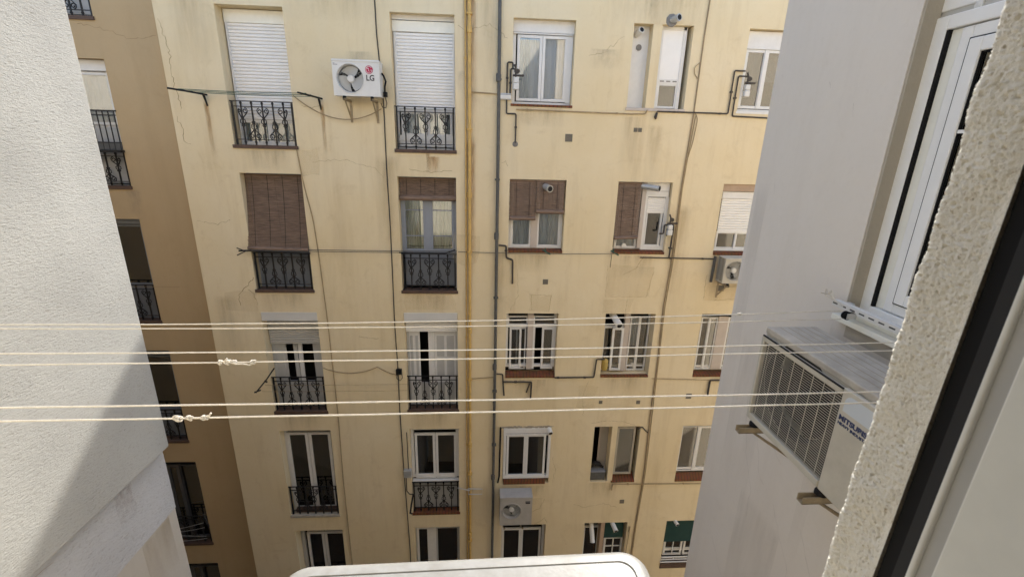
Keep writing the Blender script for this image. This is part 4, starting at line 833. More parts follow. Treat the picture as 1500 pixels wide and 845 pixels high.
pipe('gas_tube', [(0.32, -4.78), (0.46, -4.79), (0.47, -4.98), (0.50, -5.32)], 0.016, 'darkpipe', 'dark pipe dropping beside the downpipe under the brick sill', 'pipe')
pipe('gas_tube', [(0.47, -4.975), (1.11, -4.985), (1.10, -5.42)], 0.018, 'darkpipe', 'dark pipe turning down below the open white casements', 'pipe', clips=[(0.75, -4.98)])
pipe('gas_tube', [(1.0, -5.25), (1.07, -5.02)], 0.014, 'darkpipe', 'short slanting dark tube end beside the turned down pipe', 'pipe')
pipe('gas_tube', [(1.62, -4.88), (2.51, -4.875), (2.54, -4.43), (2.72, -4.43)], 0.017, 'darkpipe', 'dark pipe climbing to the window with the ochre bottle', 'pipe', clips=[(1.7, -4.88), (2.3, -4.88)])
pipe('gas_tube', [(5.6, -4.96), (5.22, -4.97), (5.22, -5.34)], 0.02, 'darkpipe', 'dark pipe end hooked down at the edge of the grey wall', 'pipe')
pipe('gas_tube', [(3.21, -7.98), (3.215, -7.80), (5.6, -7.84)], 0.012, 'beigecable', 'beige painted pipe crossing under the split window with grey blind', 'pipe', clips=[(3.6, -7.81), (5.0, -7.83)])
pipe('gas_tube', [(0.60, 0.675), (2.75, 0.66), (3.05, 0.67), (3.08, 0.74)], 0.012, 'beigecable', 'thin beige painted tube under the two top windows', 'pipe', clips=[(0.8, 0.674), (1.4, 0.67), (2.5, 0.662)])
pipe('gas_tube', [(-0.22, 0.945), (0.29, 0.925)], 0.012, 'beigecable', 'short beige tube joining the yellow pipe to the downpipe near the top', 'pipe')
pipe('gas_tube', [(-0.22, -4.9), (0.25, -4.86)], 0.011, 'beigecable', 'short beige tube joining the yellow pipe to the downpipe lower down', 'pipe')
pipe('gas_tube', [(3.85, -4.92), (5.7, -4.98)], 0.009, 'beigecable', 'faint beige line under the brick sills right of the cable bundle', 'pipe')
pipe('gas_tube', [(0.44, -6.15), (0.43, -7.5), (0.40, -7.68)], 0.02, 'rubber', 'black insulated tube left of the white framed dark window', 'pipe', y=D-0.03)
for z in (1.95, -0.9, -3.75, -6.6, -9.2):
    b = MB(); b.lathe([(0.037, -0.05), (0.045, -0.045), (0.045, 0.045), (0.037, 0.05)], (-0.262, D-0.048, z), 'Z', 14); o = b.build('pipe_coupling', 'yellow', None, smooth=True); o.parent = bpy.data.objects['gas_pipe']; o.location = o.location - bpy.data.objects['gas_pipe'].location
for z in (1.2, -1.7, -4.6, -7.5):
    b = MB(); xx = 0.264+(0.4-z)*0.0025; b.lathe([(0.037, -0.07), (0.046, -0.06), (0.046, 0.05), (0.037, 0.07)], (xx, D-0.048, z), 'Z', 14); o = b.build('pipe_socket', 'pipe', None, smooth=True); o.parent = bpy.data.objects['downpipe']; o.location = o.location - bpy.data.objects['downpipe'].location
# cables
A = [(-1.88,2.9),(-1.88,1.83),(-1.85,1.29),(-1.82,0.72),(-1.83,-0.11),(-1.83,-0.61),(-1.82,-1.53),(-1.83,-2.79),(-1.84,-3.54),(-1.82,-4.66),(-1.83,-5.68),(-1.81,-7.33),(-1.76,-9.58),(-1.75,GZ)]
pipe('cable', A, 0.010, 'cable', 'long black cable hanging down the facade beside the second window column', 'cable', y=D-0.015, k=6, corner=0.2)
Bc = [(-3.46,-0.10),(-3.4,-0.77),(-3.29,-1.42),(-3.25,-2.23),(-3.21,-3.55),(-3.2,-4.65),(-3.19,-5.84),(-3.22,-7.49),(-3.21,-9.75),(-3.2,GZ)]
pipe('cable', Bc, 0.011, 'beigecable', 'beige painted cable right of the first window column', 'cable', y=D-0.015, k=6, corner=0.2)
Cc = [(4.01,2.9),(3.99,1.95),(3.99,1.14),(3.99,0.66),(3.96,-0.09),(3.94,-0.74),(3.95,-2.0),(3.90,-3.21),(3.94,-4.69),(3.93,-5.75),(3.97,-7.46),(3.93,-9.13),(3.87,GZ)]
pipe('cable', Cc, 0.0125, 'browncable', 'thickest brown cable running down right of the split windows', 'cable', y=D-0.018, k=6, corner=0.2)
pipe('cable', [(x+0.035+0.012*math.sin(z*3), z) for x, z in Cc[3:]], 0.009, 'beigecable', 'thin cable following the thickest brown one on its right', 'cable', y=D-0.013, k=6, corner=0.2)
pipe('cable', [(4.0,1.6),(3.88,1.5),(3.90,1.38),(3.99,1.3)], 0.008, 'beigecable', 'small cable loop left of the brown cable near the top', 'cable', y=D-0.02, k=6, corner=0.06)
pipe('cable', [(3.99,0.75),(4.08,0.62),(4.05,0.2),(3.96,-0.25)], 0.008, 'beigecable', 'slack cable bow right of the brown cable below the dark pipe', 'cable', y=D-0.02, k=6, corner=0.1)
pipe('cable', [(3.68,-6.25),(3.78,-6.18),(3.85,-6.28),(3.93,-6.35)], 0.012, 'cable', 'short dark cable entering the corner of the window with grey blind', 'cable', y=D-0.02, k=6, corner=0.04)
pipe('cable', [(3.76,-9.3),(3.80,-9.1),(3.78,-9.6),(3.76,-10.2)], 0.009, 'beigecable', 'thin cable drooping by the lower window with green canvas', 'cable', y=D-0.02, k=6, corner=0.05)
def sag(p, q, s, n=16): p, q = Vector(p), Vector(q); return [p.lerp(q, i/n) - Vector((0, 0, s*4*(i/n)*(1-i/n))) for i in range(n+1)]
def line(name, p, q, s, r, m, label, cat, group=None):
    b = MB(); b.tube(sag(p, q, s), r, 6); return tag(b.build(name, m), label, cat, group)
line('cable', (-3.41, D-0.02, 0.78), (-1.85, D-0.1, 0.60), 0.28, 0.009, 'browncable', 'brown cable drooping from the first iron balcony to the emblem air conditioner', 'cable')
b = MB(); b.tube(sag((-3.40, D-0.02, -4.62), (-2.25, D-0.02, -4.60), 0.14) + sag((-2.25, D-0.02, -4.60), (-1.83, D-0.02, -4.80), 0.03)[1:], 0.008, 6); tag(b.build('cable', 'browncable'), 'brown cable slung between the two windows with pale panelled doors', 'cable')
t = thing('junction_box', (-1.80, D, -4.77), 'small black junction box on the cable by the panelled window', 'junction box')
b = MB(); b.box(-1.86, -1.74, D-0.07, D-0.001, -4.77, -4.65); b.build('case', 'rubber', t, bevel=0.008); b = MB(); b.tube([(-1.84,D-0.04,-4.77),(-1.85,D-0.05,-4.87),(-1.78,D-0.05,-4.92),(-1.73,D-0.04,-4.86),(-1.74,D-0.03,-4.77)], 0.007, 6); b.build('wire', 'cable', t)
t = thing('junction_box', (-1.60, D, -7.36), 'grey box with cut wires left of the window above the grey apron', 'junction box')
b = MB(); b.box(-1.80, -1.62, D-0.10, D-0.001, -7.44, -7.24); b.build('case', 'flue', t, bevel=0.01); b = MB(); b.tube([(-1.76,D-0.05,-7.44),(-1.76,D-0.05,-7.85),(-1.70,D-0.04,-7.95),(-1.58,D-0.04,-7.96)], 0.012, 6); b.tube([(-1.70,D-0.03,-7.24),(-1.70,D-0.03,-6.25)], 0.010, 6); b.build('wire', 'cable', t)
# exhaust flues
def flue(p, direction, ln, r, label, m='flue', ring=True):
    p = Vector(p); d = Vector(direction).normalized(); t = thing('exhaust_flue', p, label, 'flue', 'boiler exhaust flues')
    b = MB(); b.tube([p, p+d*ln*0.5, p+d*ln*0.5, p+d*ln], [r, r, r*1.04, r*1.04], 16); b.build('duct', m, t, smooth=True)
    b = MB(); b.tube([p+d*ln*0.93, p+d*(ln+0.006)], r*1.1, 16); b.build('end_collar', m, t, smooth=True)
    b = MB(); b.tube([p+d*(ln+0.003), p+d*(ln+0.010)], r*0.82, 16); b.build('opening', 'dark', t)
    return t
flue((3.36, D-0.0, 2.25), (0.45, -1, 0.1), 0.17, 0.055, 'grey flue poking out of the dark cement patch above the split window')
flue((2.79, D+0.19, 2.03), (0.25, -0.8, 0.3), 0.17, 0.05, 'white flue at the top of the left recess of the split window', 'acwhite')
flue((1.18, D+0.16, -0.70), (0.35, -1, -0.15), 0.33, 0.062, 'round metal flue poking out between the twin brown blinds')
flue((3.18, D+0.08, -0.67), (0.9, -0.9, -0.08), 0.36, 0.058, 'metal flue over the half blinded split window')
flue((2.86, D+0.2, -3.44), (0.15, -1, -0.30), 0.42, 0.07, 'fat white duct hanging at the top of the window with ochre bottle', 'acwhite')
flue((2.83, D+0.2, -9.05), (0.02, -0.55, -0.9), 0.55, 0.055, 'long white flue hanging in the dark pane left of the green canvas', 'acwhite')
flue((3.32, D+0.12, -9.02), (0.25, -1, -0.35), 0.30, 0.055, 'short white flue before the small dark green canvas blind', 'acwhite')
flue((4.95, D+0.12, -9.0), (0.2, -1, -0.2), 0.22, 0.045, 'white flue end above the large dark green canvas blind', 'acwhite')
flue((1.555, D+0.05, -6.20), (0.2, -0.9, -0.35), 0.18, 0.055, 'white elbow flue at the top right corner of the dark white framed window', 'acwhite')
# blinds
def blind(c, r, u0, u1, v0, v1, d0, d1, label, roll=0.05, sag_=0.0, tilt=0.0):
    x0, x1, z0, z1 = op(c, r); W_ = x1-x0; H = z1-z0
    xa, xb = x0+W_*u0+0.01, x0+W_*u1-0.01; zt, zb = z1-H*v0-0.004, z1-H*v1
    t = thing('roller_blind', ((xa+xb)/2, D+d0, zb), label, 'blind', 'brown wooden roll blinds')
    n = int((zt-zb)/0.016); b = MB(); rnd = random.Random(c*10+r+int(u0*10))
    for i in range(n):
        s = i/(n-1); z = zt+(zb-zt)*s; y = D+d0+(d1-d0)*s**1.6; j = rnd.uniform(-0.002, 0.002); tl = tilt*s
        e = rnd.uniform(-0.006, 0.004)
        b.hexa([(xa+e, y-0.002+j, z-0.0075-tl), (xb+e, y-0.002+j, z-0.0075+tl), (xb+e, y+0.003+j, z-0.0075+tl), (xa+e, y+0.003+j, z-0.0075-tl), (xa+e, y-0.002+j, z+0.0055-tl), (xb+e, y-0.002+j, z+0.0055+tl), (xb+e, y+0.003+j, z+0.0055+tl), (xa+e, y+0.003+j, z+0.0055-tl)])
    b.build('slats', 'blind', t)
    b = MB(); b.box(xa, xb, D+d0-0.008, D+d0+0.03, zt-0.03, zt); b.build('head_rail', 'blind', t)
    b = MB(); b.tube([(xa, D+d1-0.01, zb-0.02-tilt), ((xa+xb)/2, D+d1-0.012, zb-0.022), (xb, D+d1-0.01, zb-0.02+tilt)], [roll*0.92, roll, roll*0.95], 12); b.build('bottom_roll', 'blind', t, smooth=True)
    k = 4 if xb-xa > 0.8 else 2
    for i in range(k):
        x = xa+(xb-xa)*(i+0.5)/k; b = MB(); b.tube([(x, D+d0+(d1-d0)*(q/8)**1.6-0.006, zt+(zb-zt)*q/8) for q in range(9)], 0.0035, 4); b.build('cord', 'cable', t)
    return t
blind(1, 2, -0.02, 1.01, 0.01, 0.615, 0.17, -0.05, 'long brown slat blind lowered over the rail of the first balcony', 0.035, tilt=-0.012)
blind(2, 2, 0.0, 1.0, 0.01, 0.17, 0.15, 0.12, 'brown slat blind rolled high over the grey balcony door with cream curtains', 0.055)
blind(3, 2, 0.0, 0.485, 0.01, 0.52, 0.05, 0.03, 'lower left brown blind of the pair on the curtained window', 0.042)
blind(3, 2, 0.475, 0.985, 0.01, 0.42, 0.03, 0.01, 'higher rolled right brown blind of the pair on the curtained window', 0.045)
blind(4, 2, 0.0, 0.455, 0.01, 0.77, 0.05, 0.0, 'narrow brown blind covering the left half of the split window', 0.035, tilt=0.012)
def canvas(c, r, u0, u1, v1, d0, d1, label):
    x0, x1, z0, z1 = op(c, r); W_ = x1-x0; H = z1-z0; xa, xb = x0+W_*u0+0.008, x0+W_*u1-0.008; zt, zb = z1-0.01, z1-H*v1
    t = thing('canvas_blind', ((xa+xb)/2, D+d0, zb), label, 'blind', 'dark green canvas blinds')
    b = MB(); n = 12
    for i in range(n):
        for j in range(8):
            def P(i, j):
                s, q = i/n, j/8; return (xa+(xb-xa)*s, D+d0+(d1-d0)*q+0.006*math.sin(s*9+q*2), zt+(zb-zt)*q)
            b.face([P(i,j), P(i+1,j), P(i+1,j+1), P(i,j+1)])
    b.build('cloth', 'greenblind', t, smooth=True); b = MB(); b.tube([(xa, D+d1, zb), (xb, D+d1, zb)], 0.014, 8); b.build('bottom_bar', 'greenblind', t)
    return t
canvas(4, 5, 0.49, 0.95, 0.34, 0.10, 0.06, 'small dark green canvas blind half down beside the long white flue')
canvas(5, 5, 0.0, 1.0, 0.44, 0.06, 0.03, 'large dark green canvas blind over the white gridded window')
# drying racks
def arm(b, x, z, ln, s, y=D):
    b.tube([(x, y, z-0.20), (x, y-0.06, z-0.05), (x, y-0.10, z)], [0.012, 0.022, 0.016], 6); b.tube([(x+s*0.05, y-0.05, z-0.02), (x-s*ln*0.5, y-0.35, z+0.012), (x-s*ln, y-0.50, z+0.03)], 0.017, 6)
t = thing('drying_rack', (-3.9, D, 0.6), 'black wall drying rack with green lines before the top left shutter', 'drying rack')
b = MB(); arm(b, -4.93, 0.76, 0.33, 1); b.build('bracket', 'iron', t); b = MB(); arm(b, -2.95, 0.76, 0.20, 1); b.build('bracket', 'iron', t)
for i, (dy, dz) in enumerate(((0.12, 0.0), (0.28, 0.01), (0.42, 0.02))):
    b = MB(); b.tube(sag((-4.95-dy*0.45, D-dy, 0.77+dz), (-2.95-dy*0.2, D-dy, 0.77+dz), 0.015), 0.006, 5); b.build('line', 'green', t)
t = thing('drying_rack', (-2.8, D, -2.1), 'drying line strung from the long brown blind to the balcony with cream curtains', 'drying rack')
b = MB(); b.tube([(-4.72, D-0.12, -2.05), (-4.50, D-0.08, -2.05), (-3.40, D-0.06, -2.10)], 0.018, 6); b.tube([(-4.74, D-0.14, -1.99), (-4.60, D-0.10, -2.06), (-4.72, D-0.2, -2.12)], 0.012, 6); b.build('bracket', 'iron', t)
for dy, z in ((0.03, -2.02), (0.09, -2.04)): b = MB(); b.tube(sag((-4.5, D-dy, z-0.0), (-0.52, D-dy, z), 0.015), 0.006, 5); b.build('line', 'pipe', t)
b = MB(); b.tube([(-1.66, D-0.1, -2.05), (-0.75, D-0.12, -2.05), (-0.55, D-0.06, -1.99)], 0.014, 6); b.build('bracket', 'iron', t)
t = thing('drying_rack', (1.6, D, -2.1), 'thin drying line with green clips running under the brown blind windows', 'drying rack')
b = MB(); b.tube(sag((-0.5, D-0.05, -2.03), (2.68, D-0.05, -2.03), 0.02), 0.006, 5); b.build('line', 'pipe', t)
for x in (1.27, 2.68):
    b = MB(); b.tube([(x-0.05, D-0.03, -1.97), (x, D-0.08, -2.0), (x+0.10, D-0.10, -2.05)], 0.014, 6); b.tube([(x, D-0.05, -2.0), (x, D-0.05, -1.93)], 0.012, 6); b.build('clip', 'green', t)
b = MB(); b.tube([(2.65, D-0.05, -2.05), (2.64, D-0.06, -2.32)], 0.006, 5); b.build('line_end', 'cable', t)
t = thing('drying_rack', (-3.2, D, -5.2), 'folded black drying arm with two faint lines between the panelled balconies', 'drying rack')
b = MB(); b.tube([(-4.42, D-0.02, -4.62), (-4.55, D-0.12, -4.82), (-4.74, D-0.28, -5.06)], 0.014, 6); b.tube([(-4.76, D-0.30, -5.04), (-4.66, D-0.22, -5.03)], 0.016, 6); b.tube([(-4.60, D-0.15, -4.86), (-4.54, D-0.15, -4.88)], 0.018, 6); b.build('bracket', 'iron', t)
for dy, z in ((0.1, -4.98), (0.26, -5.04)): b = MB(); b.tube(sag((-4.62, D-dy, z), (-1.60, D-dy, z), 0.01), 0.004, 5); b.build('line', 'browncable', t)
t = thing('drying_rack', (-0.4, D, -7.9), 'small drying pulley bracket crossing the yellow pipe at the lower balcony', 'drying rack')
b = MB(); b.tube([(-0.56, D-0.06, -7.78), (-0.26, D-0.14, -7.80)], 0.012, 6); b.tube([(-0.31, D-0.10, -7.78), (-0.30, D-0.10, -7.94), (0.02, D-0.12, -7.93), (0.03, D-0.12, -7.78), (-0.31, D-0.10, -7.78)], 0.014, 6); b.build('bracket', 'metal', t)
b = MB(); b.tube([(-1.62, D-0.03, -7.98), (-1.66, D-0.10, -8.2), (-1.68, D-0.16, -8.38)], 0.02, 6); b.tube([(-1.70, D-0.16, -8.38), (-1.64, D-0.18, -8.40)], 0.02, 6); tag(b.build('drying_rack', 'iron'), 'folded black drying arm hanging at the left of the grey apron balcony', 'drying rack')
t = thing('drying_rack', (-6.9, BY, -8.9), 'dark drying rack with crossed lines on the lower brown wall balcony', 'drying rack')
b = MB(); b.tube([(-6.72, BY-0.03, -8.75), (-6.55, BY-0.2, -8.66), (-6.38, BY-0.4, -8.58)], 0.016, 6); b.tube([(-6.60, BY-0.15, -8.52), (-6.46, BY-0.25, -8.80)], 0.016, 6); b.build('bracket', 'iron', t)
for i, (dz, e) in enumerate(((0.0, 0.1), (-0.12, 0.05), (-0.3, -0.1), (-0.42, 0.0))): b = MB(); b.tube(sag((-7.5, BY-0.2, -8.85+dz-e), (-6.6, BY-0.2, -8.78+dz+e*0.5), 0.02), 0.006, 5); b.build('line', 'flue', t)
b = MB(); b.tube(sag((-7.3, BY-0.15, -2.86), (-6.1, BY-0.15, -2.86), 0.0), 0.005, 5); tag(b.build('drying_line', 'browncable'), 'thin drying line sticking out from the dark brown wall balcony', 'drying rack')
# clutter on sills
t = thing('gas_bottle', (2.76, D+0.06, -4.74), 'ochre metal bottle on the brick sill under the white duct', 'gas bottle')
b = MB(); b.lathe([(0.06, 0.0), (0.075, 0.03), (0.075, 0.15), (0.07, 0.16), (0.075, 0.17), (0.075, 0.22), (0.05, 0.26), (0.02, 0.28)], (2.765, D+0.09, -4.74), 'Z', 16); b.build('body', 'bottle', t, smooth=True)
b = MB(); b.tube([(2.765, D+0.09, -4.47), (2.765, D+0.09, -4.43), (2.70, D+0.09, -4.42)], 0.014, 6); b.build('valve', 'darkpipe', t)
b = MB(); b.lathe([(0.07, 0.0), (0.095, 0.14), (0.10, 0.15), (0.085, 0.15), (0.06, 0.02)], (3.47, D+0.32, -4.80), 'Z', 18); tag(b.build('flower_pot', 'acwhite', smooth=True), 'white pot behind the right pane of the window with ochre bottle', 'pot')
b = MB(); b.box(3.22, 3.40, D+0.30, D+0.42, -4.82, -4.58); tag(b.build('carton', 'bottle', bevel=0.006), 'small yellow carton behind the middle pane near the white pot', 'carton')
t = thing('storage_bin', (2.85, D+0.1, -7.7), 'dark grey bin in the open left recess of the lower split window', 'bin')
b = MB(); b.box(2.66, 3.02, D+0.03, D+0.22, -7.71, -7.49); b.build('tub', 'pipe', t, bevel=0.01); b = MB(); b.box(2.65, 3.03, D+0.02, D+0.23, -7.49, -7.455); b.build('lid', 'greydoor', t, bevel=0.008)
b = MB(); b.tube([(2.70, D+0.16, -7.43), (2.76, D+0.14, -7.30), (2.88, D+0.16, -7.34), (2.98, D+0.15, -7.44)], [0.03, 0.06, 0.055, 0.02], 8); tag(b.build('cloth_bundle', 'dark', smooth=True), 'dark bundle lying on the grey bin in the split window recess', 'bundle')
t = thing('flower_box', (-4.0, D, -8.5), 'dark trough with soil behind the scrolled rail of the lower left balcony', 'flower box')
b = MB(); b.box(-4.44, -3.46, D+0.09, D+0.19, -8.535, -8.44); b.build('trough', 'sill', t, bevel=0.006)

# ================================================================== white building at the left
lb = thing('rendered_building', (-4.2, 0, GZ), 'white rough plastered side wall of the building at the left, half in sunlight', 'building')
def block(b, x0, x1, y0, y1, z0, z1): b.box(x0, x1, y0, y1, z0, z1)
b = MB(); b.box(-4.0, -2.45, -4.0, 3.18, -2.31, 3.7); b.build('upper_wall', 'whitewall', lb, bevel=0.01)
b = MB(); b.box(-13.0, -4.002, -4.0, 3.172, GZ, 3.68); b.build('bounce_wing', 'bouncewall', lb)  # unseen extension, added to throw warm light back at the facade
def ragged(name, m, x, yc, z0, z1, amp, seed):
    """wall face with a worn, broken vertical corner"""
    rnd = random.Random(seed); b = MB(); n = 90; pts = []
    for i in range(n+1):
        z = z0+(z1-z0)*i/n; k = noise.noise(Vector((z*4.0, seed, 0)))*amp + noise.noise(Vector((z*19.0, seed, 3)))*amp*0.6
        bite = max(0, noise.noise(Vector((z*1.7, seed, 9)))-0.32)*0.10
        pts.append((z, yc - abs(k) - bite))
    for (za, ya), (zb, yb) in zip(pts, pts[1:]):
        b.face([(x, -4.0, za), (x, ya, za), (x, yb, zb), (x, -4.0, zb)]); b.face([(x, ya, za), (-4.0, ya, za), (-4.0, yb, zb), (x, yb, zb)])
    b.face([(x, -4.0, z0), (x, pts[0][1], z0), (-4.0, pts[0][1], z0), (-4.0, -4.0, z0)]); b.face([(x, -4.0, z1), (x, pts[-1][1], z1), (-4.0, pts[-1][1], z1), (-4.0, -4.0, z1)])
    return b.build(name, m, lb)
ragged('weathered_band', 'bandwall', -2.512, 3.185, -2.90, -2.312, 0.006, 3)
ragged('lower_wall', 'lowerwall', -2.522, 3.19, GZ, -2.902, 0.018, 5)
RXL = Matrix.Rotation(math.pi/2, 4, 'Z')                  # local x -> world y, local -y -> world x
M['blotch'] = decal('brown_blotch', (0.30, 0.22, 0.15), (30, 30, 20), 0.6, 0.85, 0.5)
stain(2.76, -2.345, 0.16, 0.30, 'blotch', 0, 2.5095, lb, 'stain', RXL); stain(2.95, -2.9, 0.3, 0.5, 'damp', 0, 2.5195, lb, 'stain', RXL)
crack([(1.9,-2.42),(2.1,-2.38),(2.22,-2.40)], 0.005, 0.012, 61, 2.5100, lb, 'crack', RXL)
# ================================================================== grey building at the right
rb = thing('rendered_building', (4.0, 0, GZ), 'smooth grey plastered wall at the right holding a window and an old air conditioner', 'building')
RX90 = Matrix.Rotation(-math.pi/2, 4, 'Z')                # local x -> world -y, local y -> world x
GX = 2.15
b = MB(); holed_wall(b, -3.54, 4.0, GZ, 3.7, GX, [(-2.406, -1.0, -0.90, 1.35)], 0.16)
b.face([(-3.54,GX,3.7),(-3.54,3.2,3.7),(4,3.2,3.7),(4,GX,3.7)])
b.build('wall', 'greywall', rb, xf=RX90)
b = MB(); b.box(2.152, 3.2, 3.50, 3.54, GZ, 3.7); b.box(3.2, 13.0, -4.0, 3.54, GZ, 3.7); b.build('bounce_end_wall', 'bouncewall', rb)  # carried on out of view as a warm reflector for the facade
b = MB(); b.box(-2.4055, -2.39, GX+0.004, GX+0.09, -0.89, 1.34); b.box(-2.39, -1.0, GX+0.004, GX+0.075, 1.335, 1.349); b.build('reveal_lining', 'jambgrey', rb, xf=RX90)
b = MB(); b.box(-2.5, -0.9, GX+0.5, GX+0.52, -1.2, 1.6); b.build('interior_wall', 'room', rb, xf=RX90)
b = MB(); y = GX+0.076
b.box(-2.40, -2.326, y, y+0.07, -0.865, 0.66); b.box(-1.08, -1.005, y, y+0.07, -0.865, 0.66); b.box(-2.326, -1.08, y, y+0.07, -0.865, -0.815); b.box(-2.326, -1.08, y, y+0.07, 0.595, 0.66)
wr = b.build('window', 'rwhite', rb, xf=RX90, bevel=0.006)
b = MB(); b.box(-2.40, -1.005, y+0.012, y+0.1, 0.685, 1.33); b.build('shutter_box', 'rwhite', wr, xf=RX90, bevel=0.006)
b = MB(); b.box(-2.398, -1.007, y+0.02, y+0.07, 0.66, 0.685); b.build('shutter_gap', 'shuttergrey', wr, xf=RX90)
b = MB(); b.lathe([(0.018, 0.0), (0.02, -0.02), (0.008, -0.024)], (-2.21, y+0.03, 0.672), 'Y', 14); b.build('pull_stop', 'acwhite', wr, xf=RX90)
b = MB(); b.box(-2.3258, -2.3115, y+0.003, y+0.07, -0.814, 0.594); b.build('seal_gap', 'rubber', wr, xf=RX90)
b = MB(); b.box(-2.311, -2.252, y+0.022, y+0.07, -0.812, 0.592); b.build('sash_side', 'cream_white', wr, xf=RX90)
b = MB(); b.ring(-2.251, -1.66, -0.81, 0.59, 0.055, y+0.008, y+0.06); b.ring(-2.193, -1.72, -0.752, 0.532, 0.062, y-0.002, y+0.05); sh = b.build('sash', 'rwhite', wr, xf=RX90, bevel=0.005)
b = MB(); b.ring(-2.1975, -1.7155, -0.7565, 0.5365, 0.0045, y+0.002, y+0.012); b.build('sash_joint', 'rubber', wr, xf=RX90)
b = MB(); b.box(-2.133, -1.78, y+0.02, y+0.026, -0.69, 0.47); b.build('pane', 'glassdark', wr, xf=RX90)
b = MB(); b.ring(-2.133, -1.78, -0.69, 0.47, 0.008, y+0.008, y+0.022); b.build('gasket', 'rubber', wr, xf=RX90)
b = MB(); b.box(-2.128, -1.782, y+0.006, y+0.02, 0.118, 0.134); b.build('glazing_bar', 'rwhite', wr, xf=RX90)
b = MB(); b.ring(-1.655, -1.085, -0.81, 0.59, 0.09, y+0.02, y+0.06); b.build('sash', 'rwhite', wr, xf=RX90, bevel=0.005); b = MB(); b.box(-1.565, -1.175, y+0.035, y+0.04, -0.72, 0.5); b.build('pane', 'glassdark', wr, xf=RX90)
b = MB(); b.box(-2.43, -0.97, GX-0.055, GX-0.001, -0.93, -0.895); b.box(-2.40, -1.005, GX-0.001, GX+0.09, -0.9, -0.868); b.build('sill', 'cream_white', rb, xf=RX90, bevel=0.006)
b = MB(); b.box(-2.36, -1.05, GX-0.005, GX-0.0005, -1.02, -0.932); b.build('apron_strip', 'lowerwall', rb, xf=RX90)
M['greycrack'] = mat('grey_scratch', (0.30, 0.275, 0.25), 0.95); M['greystain'] = decal('grey_run', (0.33, 0.29, 0.25), (16, 16, 2.2), 0.45, 0.8, 0.16)
for P_, s_ in (([(-2.3,-2.4),(-2.15,-2.62),(-2.05,-2.9)],41), ([(-2.9,-2.1),(-2.8,-2.35),(-2.72,-2.4)],42), ([(-3.2,-3.4),(-3.0,-3.6),(-2.85,-3.62)],43), ([(-3.3,-0.2),(-3.28,-0.28)],44), ([(-2.75,-2.0),(-2.6,-2.12)],45), ([(-2.6,-2.45),(-2.35,-2.75),(-2.2,-3.1)],46), ([(-3.1,-1.9),(-3.0,-2.3),(-2.85,-2.55),(-2.83,-2.8)],47), ([(-2.95,0.45),(-2.93,0.40)],48), ([(-2.7,0.3),(-2.69,0.22)],49)):
    crack(P_, 0.0022, 0.012, s_, GX-0.0015, rb, 'greycrack', RX90)
for x, zt, wd, h in ((-2.4,-0.95,0.14,0.9), (-2.33,-1.8,0.10,0.9), (-1.75,-1.8,0.10,1.0), (-3.1,-1.4,0.4,1.5), (-2.7,-2.6,0.5,1.2), (-3.42,-0.2,0.14,2.0)): stain(x, zt, wd, h, 'greystain', 0, GX-0.003, rb, 'stain', RX90)

# ================================================================== the photographer's own wall and window
def LEAN(z): return (0.10-z)*0.0145                        # the old reveal is slightly out of plumb
def lean(b):
    for v in b.v: v.y += LEAN(v.z)
    return b
ob_ = thing('rendered_building', (0, -2, GZ), 'cream stuccoed building with the open white framed window nearest at right', 'building')
OY = 0.45; JX = 0.475; ZB, ZT = -0.62, 1.6; LX = -1.35
b = MB()
for (x0, x1, z0, z1) in ((-2.449, LX, GZ, 3.65), (JX+0.13, 2.148, GZ, 3.65), (LX, JX+0.13, ZT, 3.65), (LX, JX+0.13, GZ, ZB)): b.box(x0, x1, 0.22, OY, z0, z1)
b.build('wall', 'ownwall', ob_)
b = MB(); b.box(-2.4, 2.1, -3.6, -3.5, -1.6, 1.6); b.box(-2.44, -2.4, -3.5, 0.215, -1.6, 1.6); b.box(2.1, 2.14, -3.5, 0.215, -1.6, 1.6); b.box(-2.4, 2.1, -3.5, 0.215, 1.6, 1.65); b.box(-2.4, 2.1, -3.5, 0.215, -1.65, -1.6); b.build('interior_wall', 'lowerwall', ob_)
# thick rough stucco jamb, really bumpy: profile runs from the frame out to the corner, then along the outer face
prof = []
stp = 0.0015
yv = 0.3835
while yv < OY-0.008: prof.append((JX, yv, -1, 0)); yv += stp
for i in range(6): a = rad(90*i/5); prof.append((JX+0.008-0.008*math.cos(a), OY-0.008+0.008*math.sin(a), -math.cos(a), math.sin(a)))
xv = JX+0.008+stp
while xv < JX+0.135: prof.append((xv, OY, 0, 1)); xv += stp*(1 if xv < JX+0.03 else 4)
zs = [ZB+0.0]; 
while zs[-1] < 0.35: zs.append(zs[-1]+stp)
while zs[-1] < ZT: zs.append(zs[-1]+0.02)
b = MB(); np_ = len(prof)
for z in zs:
    for i, (x, y, nx, ny) in enumerate(prof):
        v = Vector((x*1.0, y*1.0, z))
        h = 0.0008*noise.noise(v*150) + 0.0015*noise.noise(v*330+Vector((7,1,3))) + 0.0011*noise.noise(v*560) + 0.0035*noise.noise(v*22)
        h += -0.0030*max(0, noise.noise(v*230+Vector((3,9,1)))-0.36)*3
        f = min(1.0, max(0.0, (y-0.3835)/0.010)) if nx == -1 else 1.0          # trowelled smooth next to the frame
        h *= 0.08+0.92*f
        b.v.append(Vector((x+nx*h, y+ny*h+LEAN(z), z)))
for j in range(len(zs)-1):
    for i in range(np_-1): b.f.append((j*np_+i, j*np_+i+1, (j+1)*np_+i+1, (j+1)*np_+i))
b.build('window_jamb', 'stucco', ob_, smooth=True)
wf = MB(); wf.box(JX-0.004, JX+0.07, 0.3440, 0.3505, ZB, ZT); wf.box(JX-0.007, JX+0.07, 0.22, 0.326, ZB, ZT); wf = lean(wf).build('window', 'cream_white', ob_, bevel=0.0025, seg=3)
